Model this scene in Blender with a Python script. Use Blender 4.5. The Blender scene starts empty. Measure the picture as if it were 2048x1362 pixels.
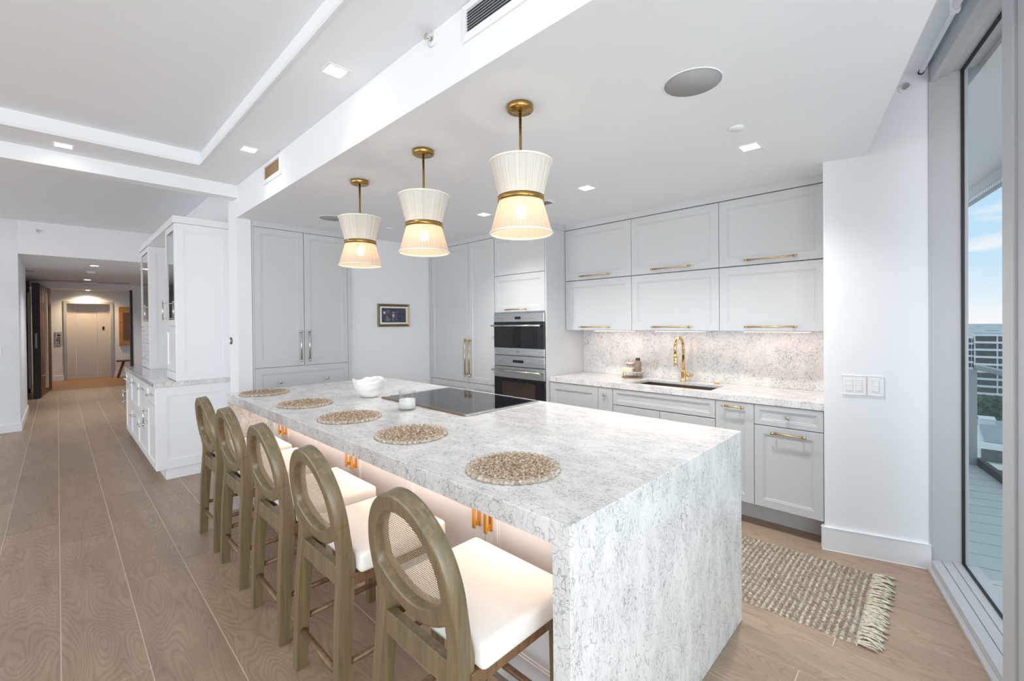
import bpy, bmesh, math, random
from mathutils import Vector, Matrix

random.seed(7)
SC = bpy.context.scene
COL = SC.collection
PI = math.pi

# ------------------------------------------------------------------ camera
cam_data = bpy.data.cameras.new('camera')
cam = bpy.data.objects.new('camera', cam_data)
COL.objects.link(cam)
Rv = Vector((0.71576288, 0.69828014, -0.00939964))
Uv = Vector((0.00190953, 0.01150288, 0.99993202))
Fv = Vector((-0.69834079, 0.71573217, -0.00689995))
cm = Matrix.Identity(4)
for i in range(3):
    cm[i][0] = Rv[i]; cm[i][1] = Uv[i]; cm[i][2] = -Fv[i]
cm[0][3] = 0.0; cm[1][3] = 0.0; cm[2][3] = 1.4432
cam.matrix_world = cm
cam_data.sensor_fit = 'HORIZONTAL'
cam_data.sensor_width = 36.0
cam_data.lens = 882.7744 / 2048 * 36.0
cam_data.shift_x = (1024 - 1019.1932) / 2048
cam_data.shift_y = (652.7355 - 681) / 2048
cam_data.clip_start = 0.02
cam_data.clip_end = 9000
SC.camera = cam

# ------------------------------------------------------------------ colour management
SC.view_settings.view_transform = 'Standard'
SC.view_settings.look = 'None'
SC.view_settings.exposure = 0.76
SC.view_settings.gamma = 1.0
SC.view_settings.use_curve_mapping = False
SC.cycles.max_bounces = 10
SC.cycles.diffuse_bounces = 6
SC.cycles.transparent_max_bounces = 12
SC.cycles.sample_clamp_indirect = 6.0
SC.cycles.caustics_reflective = False
SC.cycles.caustics_refractive = False


def s2l(c):
    return tuple((v / 12.92 if v <= 0.04045 else ((v + 0.055) / 1.055) ** 2.4) for v in c)


def rgb(r, g, b):
    return s2l((r / 255, g / 255, b / 255)) + (1.0,)


# ------------------------------------------------------------------ world: pale blue sky with soft cloud near the horizon
W = bpy.data.worlds.new('sky')
SC.world = W
W.use_nodes = True
nt = W.node_tree
nt.nodes.clear()
w_out = nt.nodes.new('ShaderNodeOutputWorld')
w_bg = nt.nodes.new('ShaderNodeBackground')
w_tc = nt.nodes.new('ShaderNodeTexCoord')
w_sep = nt.nodes.new('ShaderNodeSeparateXYZ')
w_ramp = nt.nodes.new('ShaderNodeValToRGB')
nt.links.new(w_tc.outputs['Generated'], w_sep.inputs[0])
nt.links.new(w_sep.outputs['Z'], w_ramp.inputs[0])
cr = w_ramp.color_ramp
cr.elements[0].position = 0.0
cr.elements[0].color = rgb(250, 252, 254)
cr.elements[1].position = 0.6
cr.elements[1].color = rgb(205, 230, 250)
for pos_, col_ in ((0.03, rgb(234, 246, 254)), (0.09, rgb(204, 234, 253)), (0.2, rgb(188, 226, 252)),):
    e_ = cr.elements.new(pos_); e_.color = col_
w_map = nt.nodes.new('ShaderNodeMapping')
w_map.inputs['Scale'].default_value = (5.0, 5.0, 26.0)
w_map.inputs['Location'].default_value = (0.3, 0.0, 0.35)
w_noise = nt.nodes.new('ShaderNodeTexNoise')
w_noise.inputs['Scale'].default_value = 1.0
w_noise.inputs['Detail'].default_value = 5.0
w_cr2 = nt.nodes.new('ShaderNodeValToRGB')
w_cr2.color_ramp.elements[0].position = 0.56
w_cr2.color_ramp.elements[1].position = 0.70
w_mix = nt.nodes.new('ShaderNodeMixRGB')
w_mix.inputs[2].default_value = rgb(252, 253, 254)
nt.links.new(w_tc.outputs['Generated'], w_map.inputs[0])
nt.links.new(w_map.outputs[0], w_noise.inputs['Vector'])
nt.links.new(w_noise.outputs['Fac'], w_cr2.inputs[0])
nt.links.new(w_cr2.outputs[0], w_mix.inputs[0])
nt.links.new(w_ramp.outputs[0], w_mix.inputs[1])
nt.links.new(w_mix.outputs[0], w_bg.inputs[0])
w_bg.inputs[1].default_value = 0.60
nt.links.new(w_bg.outputs[0], w_out.inputs[0])


# ------------------------------------------------------------------ large lights: unseen fills added to brighten the room from behind, left and right
def area_light(name, loc, target, sx, sy, power, col=(1, 1, 1)):
    d = bpy.data.lights.new(name, 'AREA')
    d.shape = 'RECTANGLE'; d.size = sx; d.size_y = sy; d.energy = power; d.color = col
    o = bpy.data.objects.new(name, d)
    COL.objects.link(o)
    o.location = loc
    dv = Vector(target) - Vector(loc)
    o.rotation_euler = dv.to_track_quat('-Z', 'Y').to_euler()
    return o


area_light('fill_light_behind', (2.6, -2.6, 1.4), (-5.0, -1.0, 1.15), 4.6, 2.4, 108, (0.94, 0.97, 1.0))  # unseen fill added behind the camera, standing for assumed glazing
area_light('fill_light_left', (-4.5, -5.4, 1.5), (-3.0, 1.0, 1.4), 7.0, 2.7, 78, (0.94, 0.97, 1.0))  # added fill from the left, lifting the left wall and header
ol_ = Vector((0.211, -0.977, 0)); on_ = Vector((0.977, 0.211, 0)); ob_ = Vector((-0.042, 3.518, 0))
pl_ = ob_ + ol_ * 3.6 + on_ * 0.6
area_light('fill_light_balcony', (pl_.x, pl_.y, 1.45), (pl_.x - 3 * on_.x, pl_.y - 3 * on_.y, 1.3), 3.6, 2.5, 32, (0.92, 0.96, 1.0))  # added fill out on the balcony, brightening the island's near end

# ------------------------------------------------------------------ node helpers and materials
def mat(name):
    m = bpy.data.materials.new(name)
    m.use_nodes = True
    n = m.node_tree.nodes
    b = n.get('Principled BSDF')
    return m, m.node_tree, b


def plain(name, col, rough=0.5, metal=0.0, spec=None, noise=0.0, nscale=30.0, coat=0.0, bump=0.0, bscale=200.0):
    m, t, b = mat(name)
    b.inputs['Base Color'].default_value = col
    b.inputs['Roughness'].default_value = rough
    b.inputs['Metallic'].default_value = metal
    if spec is not None: b.inputs['Specular IOR Level'].default_value = spec
    if coat: b.inputs['Coat Weight'].default_value = coat
    tc = t.nodes.new('ShaderNodeTexCoord')
    if noise:
        nz = t.nodes.new('ShaderNodeTexNoise'); nz.inputs['Scale'].default_value = nscale; nz.inputs['Detail'].default_value = 4
        mx = t.nodes.new('ShaderNodeMixRGB'); mx.blend_type = 'MULTIPLY'; mx.inputs[0].default_value = 1.0
        mx.inputs[1].default_value = col
        rp = t.nodes.new('ShaderNodeMapRange')
        rp.inputs['From Min'].default_value = 0.3; rp.inputs['From Max'].default_value = 0.7
        rp.inputs['To Min'].default_value = 1 - noise; rp.inputs['To Max'].default_value = 1.0
        t.links.new(tc.outputs['Object'], nz.inputs['Vector'])
        t.links.new(nz.outputs['Fac'], rp.inputs['Value'])
        t.links.new(rp.outputs[0], mx.inputs[2])
        t.links.new(mx.outputs[0], b.inputs['Base Color'])
    if bump:
        nb = t.nodes.new('ShaderNodeTexNoise'); nb.inputs['Scale'].default_value = bscale; nb.inputs['Detail'].default_value = 3
        bp = t.nodes.new('ShaderNodeBump'); bp.inputs['Strength'].default_value = bump; bp.inputs['Distance'].default_value = 0.002
        t.links.new(tc.outputs['Object'], nb.inputs['Vector'])
        t.links.new(nb.outputs['Fac'], bp.inputs['Height'])
        t.links.new(bp.outputs[0], b.inputs['Normal'])
    return m


def math_node(t, op, a=None, b=None, v1=None, v2=None):
    n = t.nodes.new('ShaderNodeMath'); n.operation = op
    if a is not None: t.links.new(a, n.inputs[0])
    if b is not None: t.links.new(b, n.inputs[1])
    if v1 is not None: n.inputs[0].default_value = v1
    if v2 is not None: n.inputs[1].default_value = v2
    return n.outputs[0]


def stone_material(name, base, vein, strength=0.75, rough=0.12, rot=0.5):
    """white engineered stone with fine curly grey veins (thin iso-lines of warped noise)"""
    m, t, b = mat(name)
    tc = t.nodes.new('ShaderNodeTexCoord')
    mp = t.nodes.new('ShaderNodeMapping')
    mp.inputs['Rotation'].default_value = (0.35, 0.5, rot)
    mp.inputs['Scale'].default_value = (1.0, 1.55, 0.75)
    t.links.new(tc.outputs['Object'], mp.inputs[0])
    warp = t.nodes.new('ShaderNodeTexNoise'); warp.inputs['Scale'].default_value = 11.0; warp.inputs['Detail'].default_value = 2
    t.links.new(mp.outputs[0], warp.inputs['Vector'])
    vm = t.nodes.new('ShaderNodeVectorMath'); vm.operation = 'MULTIPLY_ADD'
    vm.inputs[1].default_value = (0.075, 0.075, 0.075)
    t.links.new(warp.outputs['Color'], vm.inputs[0]); t.links.new(mp.outputs[0], vm.inputs[2])
    lines = []
    for sc, wd, off in ((40.0, 0.034, 0.0), (66.0, 0.040, 5.3), (24.0, 0.018, 11.7)):
        ad = t.nodes.new('ShaderNodeVectorMath'); ad.operation = 'ADD'; ad.inputs[1].default_value = (off, off * 0.7, -off)
        t.links.new(vm.outputs[0], ad.inputs[0])
        nz = t.nodes.new('ShaderNodeTexNoise'); nz.inputs['Scale'].default_value = sc; nz.inputs['Detail'].default_value = 1.5
        nz.inputs['Roughness'].default_value = 0.45
        t.links.new(ad.outputs[0], nz.inputs['Vector'])
        d = math_node(t, 'SUBTRACT', nz.outputs['Fac'], v2=0.5)
        d = math_node(t, 'ABSOLUTE', d)
        mr = t.nodes.new('ShaderNodeMapRange'); mr.interpolation_type = 'SMOOTHSTEP'
        mr.inputs['From Min'].default_value = 0.0; mr.inputs['From Max'].default_value = wd
        mr.inputs['To Min'].default_value = 1.0; mr.inputs['To Max'].default_value = 0.0
        t.links.new(d, mr.inputs['Value'])
        lines.append(mr.outputs[0])
    # patches where veins are dense or absent
    pz = t.nodes.new('ShaderNodeTexNoise'); pz.inputs['Scale'].default_value = 9.0; pz.inputs['Detail'].default_value = 3
    t.links.new(mp.outputs[0], pz.inputs['Vector'])
    pr_ = t.nodes.new('ShaderNodeMapRange'); pr_.inputs['From Min'].default_value = 0.34; pr_.inputs['From Max'].default_value = 0.62
    t.links.new(pz.outputs['Fac'], pr_.inputs['Value'])
    l1 = math_node(t, 'MULTIPLY', lines[0], pr_.outputs[0])
    l2 = math_node(t, 'MULTIPLY', lines[1], pr_.outputs[0]); l2 = math_node(t, 'MULTIPLY', l2, v2=0.55)
    l3 = math_node(t, 'MULTIPLY', lines[2], v2=0.75)
    s = math_node(t, 'MAXIMUM', l1, l2); s = math_node(t, 'MAXIMUM', s, l3)
    cloud = math_node(t, 'MULTIPLY', pr_.outputs[0], v2=0.16)
    s = math_node(t, 'MAXIMUM', s, cloud)
    s = math_node(t, 'MULTIPLY', s, v2=strength)
    mx = t.nodes.new('ShaderNodeMixRGB'); mx.inputs[1].default_value = base; mx.inputs[2].default_value = vein
    t.links.new(s, mx.inputs[0])
    t.links.new(mx.outputs[0], b.inputs['Base Color'])
    b.inputs['Roughness'].default_value = rough
    return m


def floor_material():
    m, t, b = mat('oak_look_plank')
    tc = t.nodes.new('ShaderNodeTexCoord')
    at = t.nodes.new('ShaderNodeAttribute'); at.attribute_name = 'plank'; at.attribute_type = 'GEOMETRY'
    ofs = t.nodes.new('ShaderNodeVectorMath'); ofs.operation = 'SCALE'; ofs.inputs['Scale'].default_value = 37.0
    t.links.new(at.outputs['Color'], ofs.inputs[0])
    mp = t.nodes.new('ShaderNodeMapping'); mp.inputs['Scale'].default_value = (1.0, 5.2, 1.0)
    t.links.new(tc.outputs['Object'], mp.inputs[0])
    ad = t.nodes.new('ShaderNodeVectorMath'); ad.operation = 'ADD'
    t.links.new(mp.outputs[0], ad.inputs[0]); t.links.new(ofs.outputs[0], ad.inputs[1])
    n1 = t.nodes.new('ShaderNodeTexNoise'); n1.inputs['Scale'].default_value = 1.25; n1.inputs['Detail'].default_value = 1.2
    n1.inputs['Roughness'].default_value = 0.35
    t.links.new(ad.outputs[0], n1.inputs['Vector'])
    r = math_node(t, 'MULTIPLY', n1.outputs['Fac'], v2=30.0)
    r = math_node(t, 'FRACT', r)
    rr = t.nodes.new('ShaderNodeValToRGB'); e = rr.color_ramp.elements
    e[0].position = 0.0; e[0].color = (0.0, 0, 0, 1); e[1].position = 0.5; e[1].color = (1, 1, 1, 1)
    e2 = e.new(0.18); e2.color = (0.35, 0.35, 0.35, 1)
    e3 = e.new(0.95); e3.color = (0.75, 0.75, 0.75, 1)
    t.links.new(r, rr.inputs[0])
    # fine streaks
    mp2 = t.nodes.new('ShaderNodeMapping'); mp2.inputs['Scale'].default_value = (5.0, 160.0, 1.0)
    t.links.new(tc.outputs['Object'], mp2.inputs[0])
    ad2 = t.nodes.new('ShaderNodeVectorMath'); ad2.operation = 'ADD'
    t.links.new(mp2.outputs[0], ad2.inputs[0]); t.links.new(ofs.outputs[0], ad2.inputs[1])
    n2 = t.nodes.new('ShaderNodeTexNoise'); n2.inputs['Scale'].default_value = 1.0; n2.inputs['Detail'].default_value = 3
    t.links.new(ad2.outputs[0], n2.inputs['Vector'])
    n3 = t.nodes.new('ShaderNodeTexNoise'); n3.inputs['Scale'].default_value = 2.6; n3.inputs['Detail'].default_value = 3
    t.links.new(ad.outputs[0], n3.inputs['Vector'])
    g = t.nodes.new('ShaderNodeMixRGB'); g.inputs[0].default_value = 0.22
    g.inputs[1].default_value = (1, 1, 1, 1)
    t.links.new(rr.outputs[0], g.inputs[2])
    base = t.nodes.new('ShaderNodeMixRGB')
    base.inputs[1].default_value = rgb(149, 128, 108); base.inputs[2].default_value = rgb(180, 157, 135)
    t.links.new(n3.outputs['Fac'], base.inputs[0])
    m1 = t.nodes.new('ShaderNodeMixRGB'); m1.blend_type = 'MULTIPLY'; m1.inputs[0].default_value = 1.0
    t.links.new(base.outputs[0], m1.inputs[1]); t.links.new(g.outputs[0], m1.inputs[2])
    sr = t.nodes.new('ShaderNodeMapRange'); sr.inputs['From Min'].default_value = 0.3; sr.inputs['From Max'].default_value = 0.7
    sr.inputs['To Min'].default_value = 0.93; sr.inputs['To Max'].default_value = 1.05
    t.links.new(n2.outputs['Fac'], sr.inputs['Value'])
    m2 = t.nodes.new('ShaderNodeMixRGB'); m2.blend_type = 'MULTIPLY'; m2.inputs[0].default_value = 1.0
    t.links.new(m1.outputs[0], m2.inputs[1]); t.links.new(sr.outputs[0], m2.inputs[2])
    tone = t.nodes.new('ShaderNodeMapRange'); tone.inputs['To Min'].default_value = 0.88; tone.inputs['To Max'].default_value = 1.08
    t.links.new(at.outputs['Fac'], tone.inputs['Value'])
    m3 = t.nodes.new('ShaderNodeMixRGB'); m3.blend_type = 'MULTIPLY'; m3.inputs[0].default_value = 1.0
    t.links.new(m2.outputs[0], m3.inputs[1]); t.links.new(tone.outputs[0], m3.inputs[2])
    t.links.new(m3.outputs[0], b.inputs['Base Color'])
    b.inputs['Roughness'].default_value = 0.42
    bp = t.nodes.new('ShaderNodeBump'); bp.inputs['Strength'].default_value = 0.12; bp.inputs['Distance'].default_value = 0.002
    t.links.new(rr.outputs[0], bp.inputs['Height'])
    t.links.new(bp.outputs[0], b.inputs['Normal'])
    return m


def wood_material(name, c1, c2, scale=(14, 14, 1.6), rough=0.35, coat=0.2):
    m, t, b = mat(name)
    tc = t.nodes.new('ShaderNodeTexCoord')
    mp = t.nodes.new('ShaderNodeMapping'); mp.inputs['Scale'].default_value = scale
    t.links.new(tc.outputs['Object'], mp.inputs[0])
    n = t.nodes.new('ShaderNodeTexNoise'); n.inputs['Scale'].default_value = 3.0; n.inputs['Detail'].default_value = 5
    n.inputs['Distortion'].default_value = 0.8
    t.links.new(mp.outputs[0], n.inputs['Vector'])
    rp = t.nodes.new('ShaderNodeValToRGB')
    rp.color_ramp.elements[0].position = 0.32; rp.color_ramp.elements[0].color = c1
    rp.color_ramp.elements[1].position = 0.70; rp.color_ramp.elements[1].color = c2
    t.links.new(n.outputs['Fac'], rp.inputs[0])
    t.links.new(rp.outputs[0], b.inputs['Base Color'])
    b.inputs['Roughness'].default_value = rough
    b.inputs['Coat Weight'].default_value = coat
    b.inputs['Coat Roughness'].default_value = 0.25
    return m


def brushed(name, col, rough=0.28, scale=(1.5, 1.5, 260)):
    m, t, b = mat(name)
    b.inputs['Metallic'].default_value = 1.0
    tc = t.nodes.new('ShaderNodeTexCoord')
    mp = t.nodes.new('ShaderNodeMapping'); mp.inputs['Scale'].default_value = scale
    t.links.new(tc.outputs['Object'], mp.inputs[0])
    n = t.nodes.new('ShaderNodeTexNoise'); n.inputs['Scale'].default_value = 1.0; n.inputs['Detail'].default_value = 2
    t.links.new(mp.outputs[0], n.inputs['Vector'])
    mr = t.nodes.new('ShaderNodeMapRange'); mr.inputs['To Min'].default_value = rough - 0.08; mr.inputs['To Max'].default_value = rough + 0.1
    t.links.new(n.outputs['Fac'], mr.inputs['Value'])
    t.links.new(mr.outputs[0], b.inputs['Roughness'])
    b.inputs['Base Color'].default_value = col
    return m


def glass_sheet(name, tint=(0.93, 0.97, 0.96, 1), refl=0.6):
    """thin architectural glass: mostly straight-through, a little mirror"""
    m, t, b = mat(name)
    t.nodes.remove(b)
    o = t.nodes['Material Output']
    tr = t.nodes.new('ShaderNodeBsdfTransparent'); tr.inputs[0].default_value = tint
    gl = t.nodes.new('ShaderNodeBsdfGlossy'); gl.inputs['Roughness'].default_value = 0.01
    fr = t.nodes.new('ShaderNodeFresnel'); fr.inputs[0].default_value = 1.45
    mx = t.nodes.new('ShaderNodeMixShader')
    k = math_node(t, 'MULTIPLY', fr.outputs[0], v2=refl)
    t.links.new(k, mx.inputs[0]); t.links.new(tr.outputs[0], mx.inputs[1]); t.links.new(gl.outputs[0], mx.inputs[2])
    t.links.new(mx.outputs[0], o.inputs[0])
    return m


def emitter(name, col, strength):
    m, t, b = mat(name)
    b.inputs['Base Color'].default_value = (0.9, 0.9, 0.9, 1)
    b.inputs['Emission Color'].default_value = col
    b.inputs['Emission Strength'].default_value = strength
    return m


def cane_material():
    m, t, b = mat('woven_cane')
    tc = t.nodes.new('ShaderNodeTexCoord')
    sp = t.nodes.new('ShaderNodeSeparateXYZ'); t.links.new(tc.outputs['Object'], sp.inputs[0])
    f = 2 * PI / 0.0072
    cu = math_node(t, 'COSINE', math_node(t, 'MULTIPLY', sp.outputs[0], v2=f))
    cv = math_node(t, 'COSINE', math_node(t, 'MULTIPLY', sp.outputs[2], v2=f))
    hole = math_node(t, 'GREATER_THAN', math_node(t, 'ADD', cu, cv), v2=0.15)
    tr = t.nodes.new('ShaderNodeBsdfTransparent')
    mx = t.nodes.new('ShaderNodeMixShader')
    o = t.nodes['Material Output']
    t.links.new(hole, mx.inputs[0]); t.links.new(b.outputs[0], mx.inputs[1]); t.links.new(tr.outputs[0], mx.inputs[2])
    t.links.new(mx.outputs[0], o.inputs[0])
    b.inputs['Base Color'].default_value = rgb(156, 138, 110)
    b.inputs['Roughness'].default_value = 0.6
    return m


def shade_material(name, dif, trans, k, thin):
    m, t, b = mat(name)
    t.nodes.remove(b)
    o = t.nodes['Material Output']
    tc = t.nodes.new('ShaderNodeTexCoord')
    sp = t.nodes.new('ShaderNodeSeparateXYZ'); t.links.new(tc.outputs['Object'], sp.inputs[0])
    ang = math_node(t, 'ARCTAN2', sp.outputs[1], sp.outputs[0])
    cv = t.nodes.new('ShaderNodeCombineXYZ')
    t.links.new(math_node(t, 'MULTIPLY', ang, v2=16.0), cv.inputs[0])
    t.links.new(math_node(t, 'MULTIPLY', sp.outputs[2], v2=1.2), cv.inputs[2])
    n = t.nodes.new('ShaderNodeTexNoise'); n.inputs['Scale'].default_value = 1.4; n.inputs['Detail'].default_value = 4
    t.links.new(cv.outputs[0], n.inputs['Vector'])
    mr = t.nodes.new('ShaderNodeMapRange'); mr.inputs['From Min'].default_value = 0.3; mr.inputs['From Max'].default_value = 0.7
    mr.inputs['To Min'].default_value = 0.35; mr.inputs['To Max'].default_value = 1.0
    t.links.new(n.outputs['Fac'], mr.inputs['Value'])
    d = t.nodes.new('ShaderNodeBsdfDiffuse'); d.inputs[0].default_value = dif
    tl = t.nodes.new('ShaderNodeBsdfTranslucent')
    c = t.nodes.new('ShaderNodeMixRGB'); c.blend_type = 'MULTIPLY'; c.inputs[0].default_value = 1.0; c.inputs[1].default_value = trans
    t.links.new(mr.outputs[0], c.inputs[2]); t.links.new(c.outputs[0], tl.inputs[0])
    c2 = t.nodes.new('ShaderNodeMixRGB'); c2.blend_type = 'MULTIPLY'; c2.inputs[0].default_value = 0.30; c2.inputs[1].default_value = dif
    t.links.new(mr.outputs[0], c2.inputs[2]); t.links.new(c2.outputs[0], d.inputs[0])
    mx = t.nodes.new('ShaderNodeMixShader'); mx.inputs[0].default_value = k
    t.links.new(d.outputs[0], mx.inputs[1]); t.links.new(tl.outputs[0], mx.inputs[2])
    tp_ = t.nodes.new('ShaderNodeBsdfTransparent')
    m2 = t.nodes.new('ShaderNodeMixShader')
    t.links.new(math_node(t, 'MULTIPLY', mr.outputs[0], v2=thin), m2.inputs[0])
    t.links.new(mx.outputs[0], m2.inputs[1]); t.links.new(tp_.outputs[0], m2.inputs[2])
    t.links.new(m2.outputs[0], o.inputs[0])
    return m


def mottled(name, cols, scale, rough=0.85, detail=4.0, stretch=(1, 1, 1)):
    m, t, b = mat(name)
    tc = t.nodes.new('ShaderNodeTexCoord')
    mp = t.nodes.new('ShaderNodeMapping'); mp.inputs['Scale'].default_value = stretch
    t.links.new(tc.outputs['Object'], mp.inputs[0])
    n = t.nodes.new('ShaderNodeTexNoise'); n.inputs['Scale'].default_value = scale; n.inputs['Detail'].default_value = detail
    t.links.new(mp.outputs[0], n.inputs['Vector'])
    r = t.nodes.new('ShaderNodeValToRGB')
    k = len(cols)
    r.color_ramp.elements[0].position = 0.3; r.color_ramp.elements[0].color = cols[0]
    r.color_ramp.elements[1].position = 0.7; r.color_ramp.elements[1].color = cols[-1]
    for i in range(1, k - 1):
        e = r.color_ramp.elements.new(0.3 + 0.4 * i / (k - 1)); e.color = cols[i]
    t.links.new(n.outputs['Fac'], r.inputs[0])
    t.links.new(r.outputs[0], b.inputs['Base Color'])
    b.inputs['Roughness'].default_value = rough
    return m


M = {}
M['wall'] = plain('white_wall_paint', rgb(237, 239, 242), 0.6, noise=0.015, nscale=3)
M['ceil'] = plain('white_ceiling_paint', rgb(237, 240, 244), 0.75, noise=0.012, nscale=2)
M['trimw'] = plain('white_trim_paint', rgb(232, 233, 236), 0.4)
M['concrete'] = plain('pale_limewash_wall', rgb(236, 238, 241), 0.7, noise=0.10, nscale=2.2)
M['darkwall'] = plain('dark_grey_wall', rgb(120, 126, 130), 0.7)
M['grey'] = plain('pale_grey_cabinet_paint', rgb(205, 207, 209), 0.38, noise=0.01, nscale=5)
M['greybase'] = plain('grey_base_cabinet_paint', rgb(196, 198, 200), 0.38, noise=0.01, nscale=5)
M['gap'] = plain('dark_shadow_gap', rgb(70, 72, 74), 0.8)
M['white'] = plain('white_cabinet_lacquer', rgb(236, 237, 240), 0.25)
M['taupe'] = plain('island_cabinet_paint', rgb(226, 222, 222), 0.4)
M['stone'] = stone_material('white_stone_with_curly_grey_veins', rgb(231, 229, 227), rgb(112, 113, 119), 0.76)
M['floor'] = floor_material()
M['grout'] = plain('pale_grout', rgb(222, 205, 186), 0.8)
M['brown_floor'] = plain('brown_lobby_floor', rgb(150, 112, 78), 0.5, noise=0.15, nscale=8)
M['brass'] = brushed('aged_brass', rgb(176, 142, 82), 0.26)
M['gold'] = plain('polished_gold', rgb(224, 192, 130), 0.12, 1.0)
M['pull'] = plain('satin_gold_pull', rgb(214, 184, 132), 0.3, 1.0)
M['nickel'] = plain('polished_nickel', rgb(214, 210, 202), 0.18, 1.0)
M['mirror'] = plain('silvered_glass', rgb(196, 200, 204), 0.06, 0.9)
M['steel'] = brushed('brushed_steel', rgb(190, 192, 194), 0.27, (1.5, 260, 260))
M['bronze_tone'] = plain('bronze_toned_metal', rgb(150, 128, 108), 0.25, 1.0)
M['blackglass'] = plain('black_glass', rgb(14, 15, 18), 0.04, spec=0.6)
M['ovenglass'] = plain('oven_window_glass', rgb(62, 50, 42), 0.05, spec=0.6)
M['amber'] = plain('amber_tab_handle', rgb(232, 160, 60), 0.2, 0.6)
M['stool'] = wood_material('weathered_olive_wood', rgb(100, 91, 65), rgb(130, 111, 80), (16, 16, 1.0))
M['stoolbrown'] = wood_material('brown_stained_wood', rgb(100, 74, 50), rgb(136, 104, 72))
M['cushion'] = plain('cream_linen', rgb(240, 236, 230), 0.85, bump=0.25, bscale=900)
M['cane'] = cane_material()
M['mat'] = mottled('natural_woven_fibre', [rgb(72, 52, 38), rgb(148, 124, 98), rgb(188, 170, 148), rgb(224, 216, 204)], 95, 0.9)
def pale_rim(m, r0, r1, col):
    t = m.node_tree; b = t.nodes['Principled BSDF']
    tc = t.nodes.new('ShaderNodeTexCoord'); sp = t.nodes.new('ShaderNodeSeparateXYZ'); t.links.new(tc.outputs['Object'], sp.inputs[0])
    q = math_node(t, 'SQRT', math_node(t, 'ADD', math_node(t, 'POWER', sp.outputs[0], v2=2.0), math_node(t, 'POWER', sp.outputs[1], v2=2.0)))
    mr = t.nodes.new('ShaderNodeMapRange'); mr.inputs['From Min'].default_value = r0; mr.inputs['From Max'].default_value = r1; mr.inputs['To Max'].default_value = 0.28
    t.links.new(q, mr.inputs['Value'])
    mx = t.nodes.new('ShaderNodeMixRGB'); mx.inputs[2].default_value = col
    src = b.inputs['Base Color'].links[0].from_socket
    t.links.new(mr.outputs[0], mx.inputs[0]); t.links.new(src, mx.inputs[1]); t.links.new(mx.outputs[0], b.inputs['Base Color'])


pale_rim(M['mat'], 0.135, 0.165, rgb(228, 226, 218))
M['rug'] = mottled('jute_and_cream_weave', [rgb(104, 84, 66), rgb(158, 142, 122), rgb(192, 183, 167), rgb(216, 211, 198)], 60, 0.95, 5.0, (1.0, 1.6, 1.0))
def stripe(m, period, dark):
    t = m.node_tree; b = t.nodes['Principled BSDF']
    tc = t.nodes.new('ShaderNodeTexCoord'); sp = t.nodes.new('ShaderNodeSeparateXYZ'); t.links.new(tc.outputs['Object'], sp.inputs[0])
    w = math_node(t, 'ADD', math_node(t, 'MULTIPLY', sp.outputs[0], v2=2 * PI / period), math_node(t, 'MULTIPLY', math_node(t, 'SINE', math_node(t, 'MULTIPLY', sp.outputs[1], v2=11.0)), v2=0.5))
    sn = math_node(t, 'SINE', w)
    mr = t.nodes.new('ShaderNodeMapRange'); mr.inputs['From Min'].default_value = -0.9; mr.inputs['From Max'].default_value = 0.5
    mr.inputs['To Min'].default_value = 0.42
    t.links.new(sn, mr.inputs['Value'])
    mx = t.nodes.new('ShaderNodeMixRGB'); mx.inputs[1].default_value = dark
    src = b.inputs['Base Color'].links[0].from_socket
    t.links.new(mr.outputs[0], mx.inputs[0]); t.links.new(src, mx.inputs[2]); t.links.new(mx.outputs[0], b.inputs['Base Color'])


stripe(M['rug'], 0.0265, rgb(112, 94, 78))
M['fringe'] = mottled('cream_jute_yarn', [rgb(168, 150, 126), rgb(206, 198, 178), rgb(226, 222, 206)], 60, 0.95)
M['alab'] = mottled('white_marbled_bowl', [rgb(220, 218, 214), rgb(242, 241, 239), rgb(250, 250, 250)], 9, 0.3, 5.0, (1, 1, 2.5))
M['wax'] = plain('white_candle_wax', rgb(248, 248, 246), 0.5)
M['clear'] = glass_sheet('clear_glass', (0.975, 0.98, 0.98, 1), 0.22)
M['winglass'] = glass_sheet('window_glass', (0.985, 0.995, 0.995, 1), 0.06)
M['railglass'] = glass_sheet('railing_glass', (0.93, 0.965, 0.955, 1), 0.1)
M['alu'] = plain('grey_aluminium_frame', rgb(186, 188, 191), 0.45, 0.0, noise=0.01)
M['gasket'] = plain('black_gasket', rgb(16, 18, 20), 0.5)
M['plastic'] = plain('white_plastic', rgb(238, 238, 240), 0.35)
M['shade_up'] = shade_material('cream_pleated_shade_upper', rgb(236, 233, 226), rgb(240, 226, 206), 0.22, 0.02)
M['shade_lo'] = shade_material('cream_pleated_shade_lower', rgb(232, 224, 212), rgb(252, 212, 166), 0.36, 0.035)
M['shade_rim'] = plain('cream_shade_binding', rgb(238, 232, 220), 0.8)
M['bulb'] = emitter('warm_bulb', (1.0, 0.80, 0.56, 1), 25.0)
M['lens'] = emitter('downlight_lens', (1.0, 0.97, 0.92, 1), 9.0)
M['warmstrip'] = emitter('warm_strip', (1.0, 0.82, 0.62, 1), 1.8)
M['grille'] = plain('grey_speaker_grille', rgb(168, 168, 170), 0.7, bump=0.3, bscale=900)
M['vent'] = plain('vent_louvre', rgb(214, 216, 218), 0.5)
M['ventdark'] = plain('vent_cavity', rgb(104, 110, 112), 0.8)
M['ventwarm'] = plain('warm_vent_cavity', rgb(206, 160, 92), 0.8)  # even ochre sheet behind the small vent's louvres
M['darkwood'] = wood_material('dark_reclaimed_wood', rgb(62, 34, 22), rgb(128, 70, 42), (10, 10, 1.2))
M['darkedge'] = plain('charcoal_door_edge', rgb(62, 62, 64), 0.6)
M['ivory'] = plain('ivory_pull_bar', rgb(228, 220, 200), 0.4)
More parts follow.
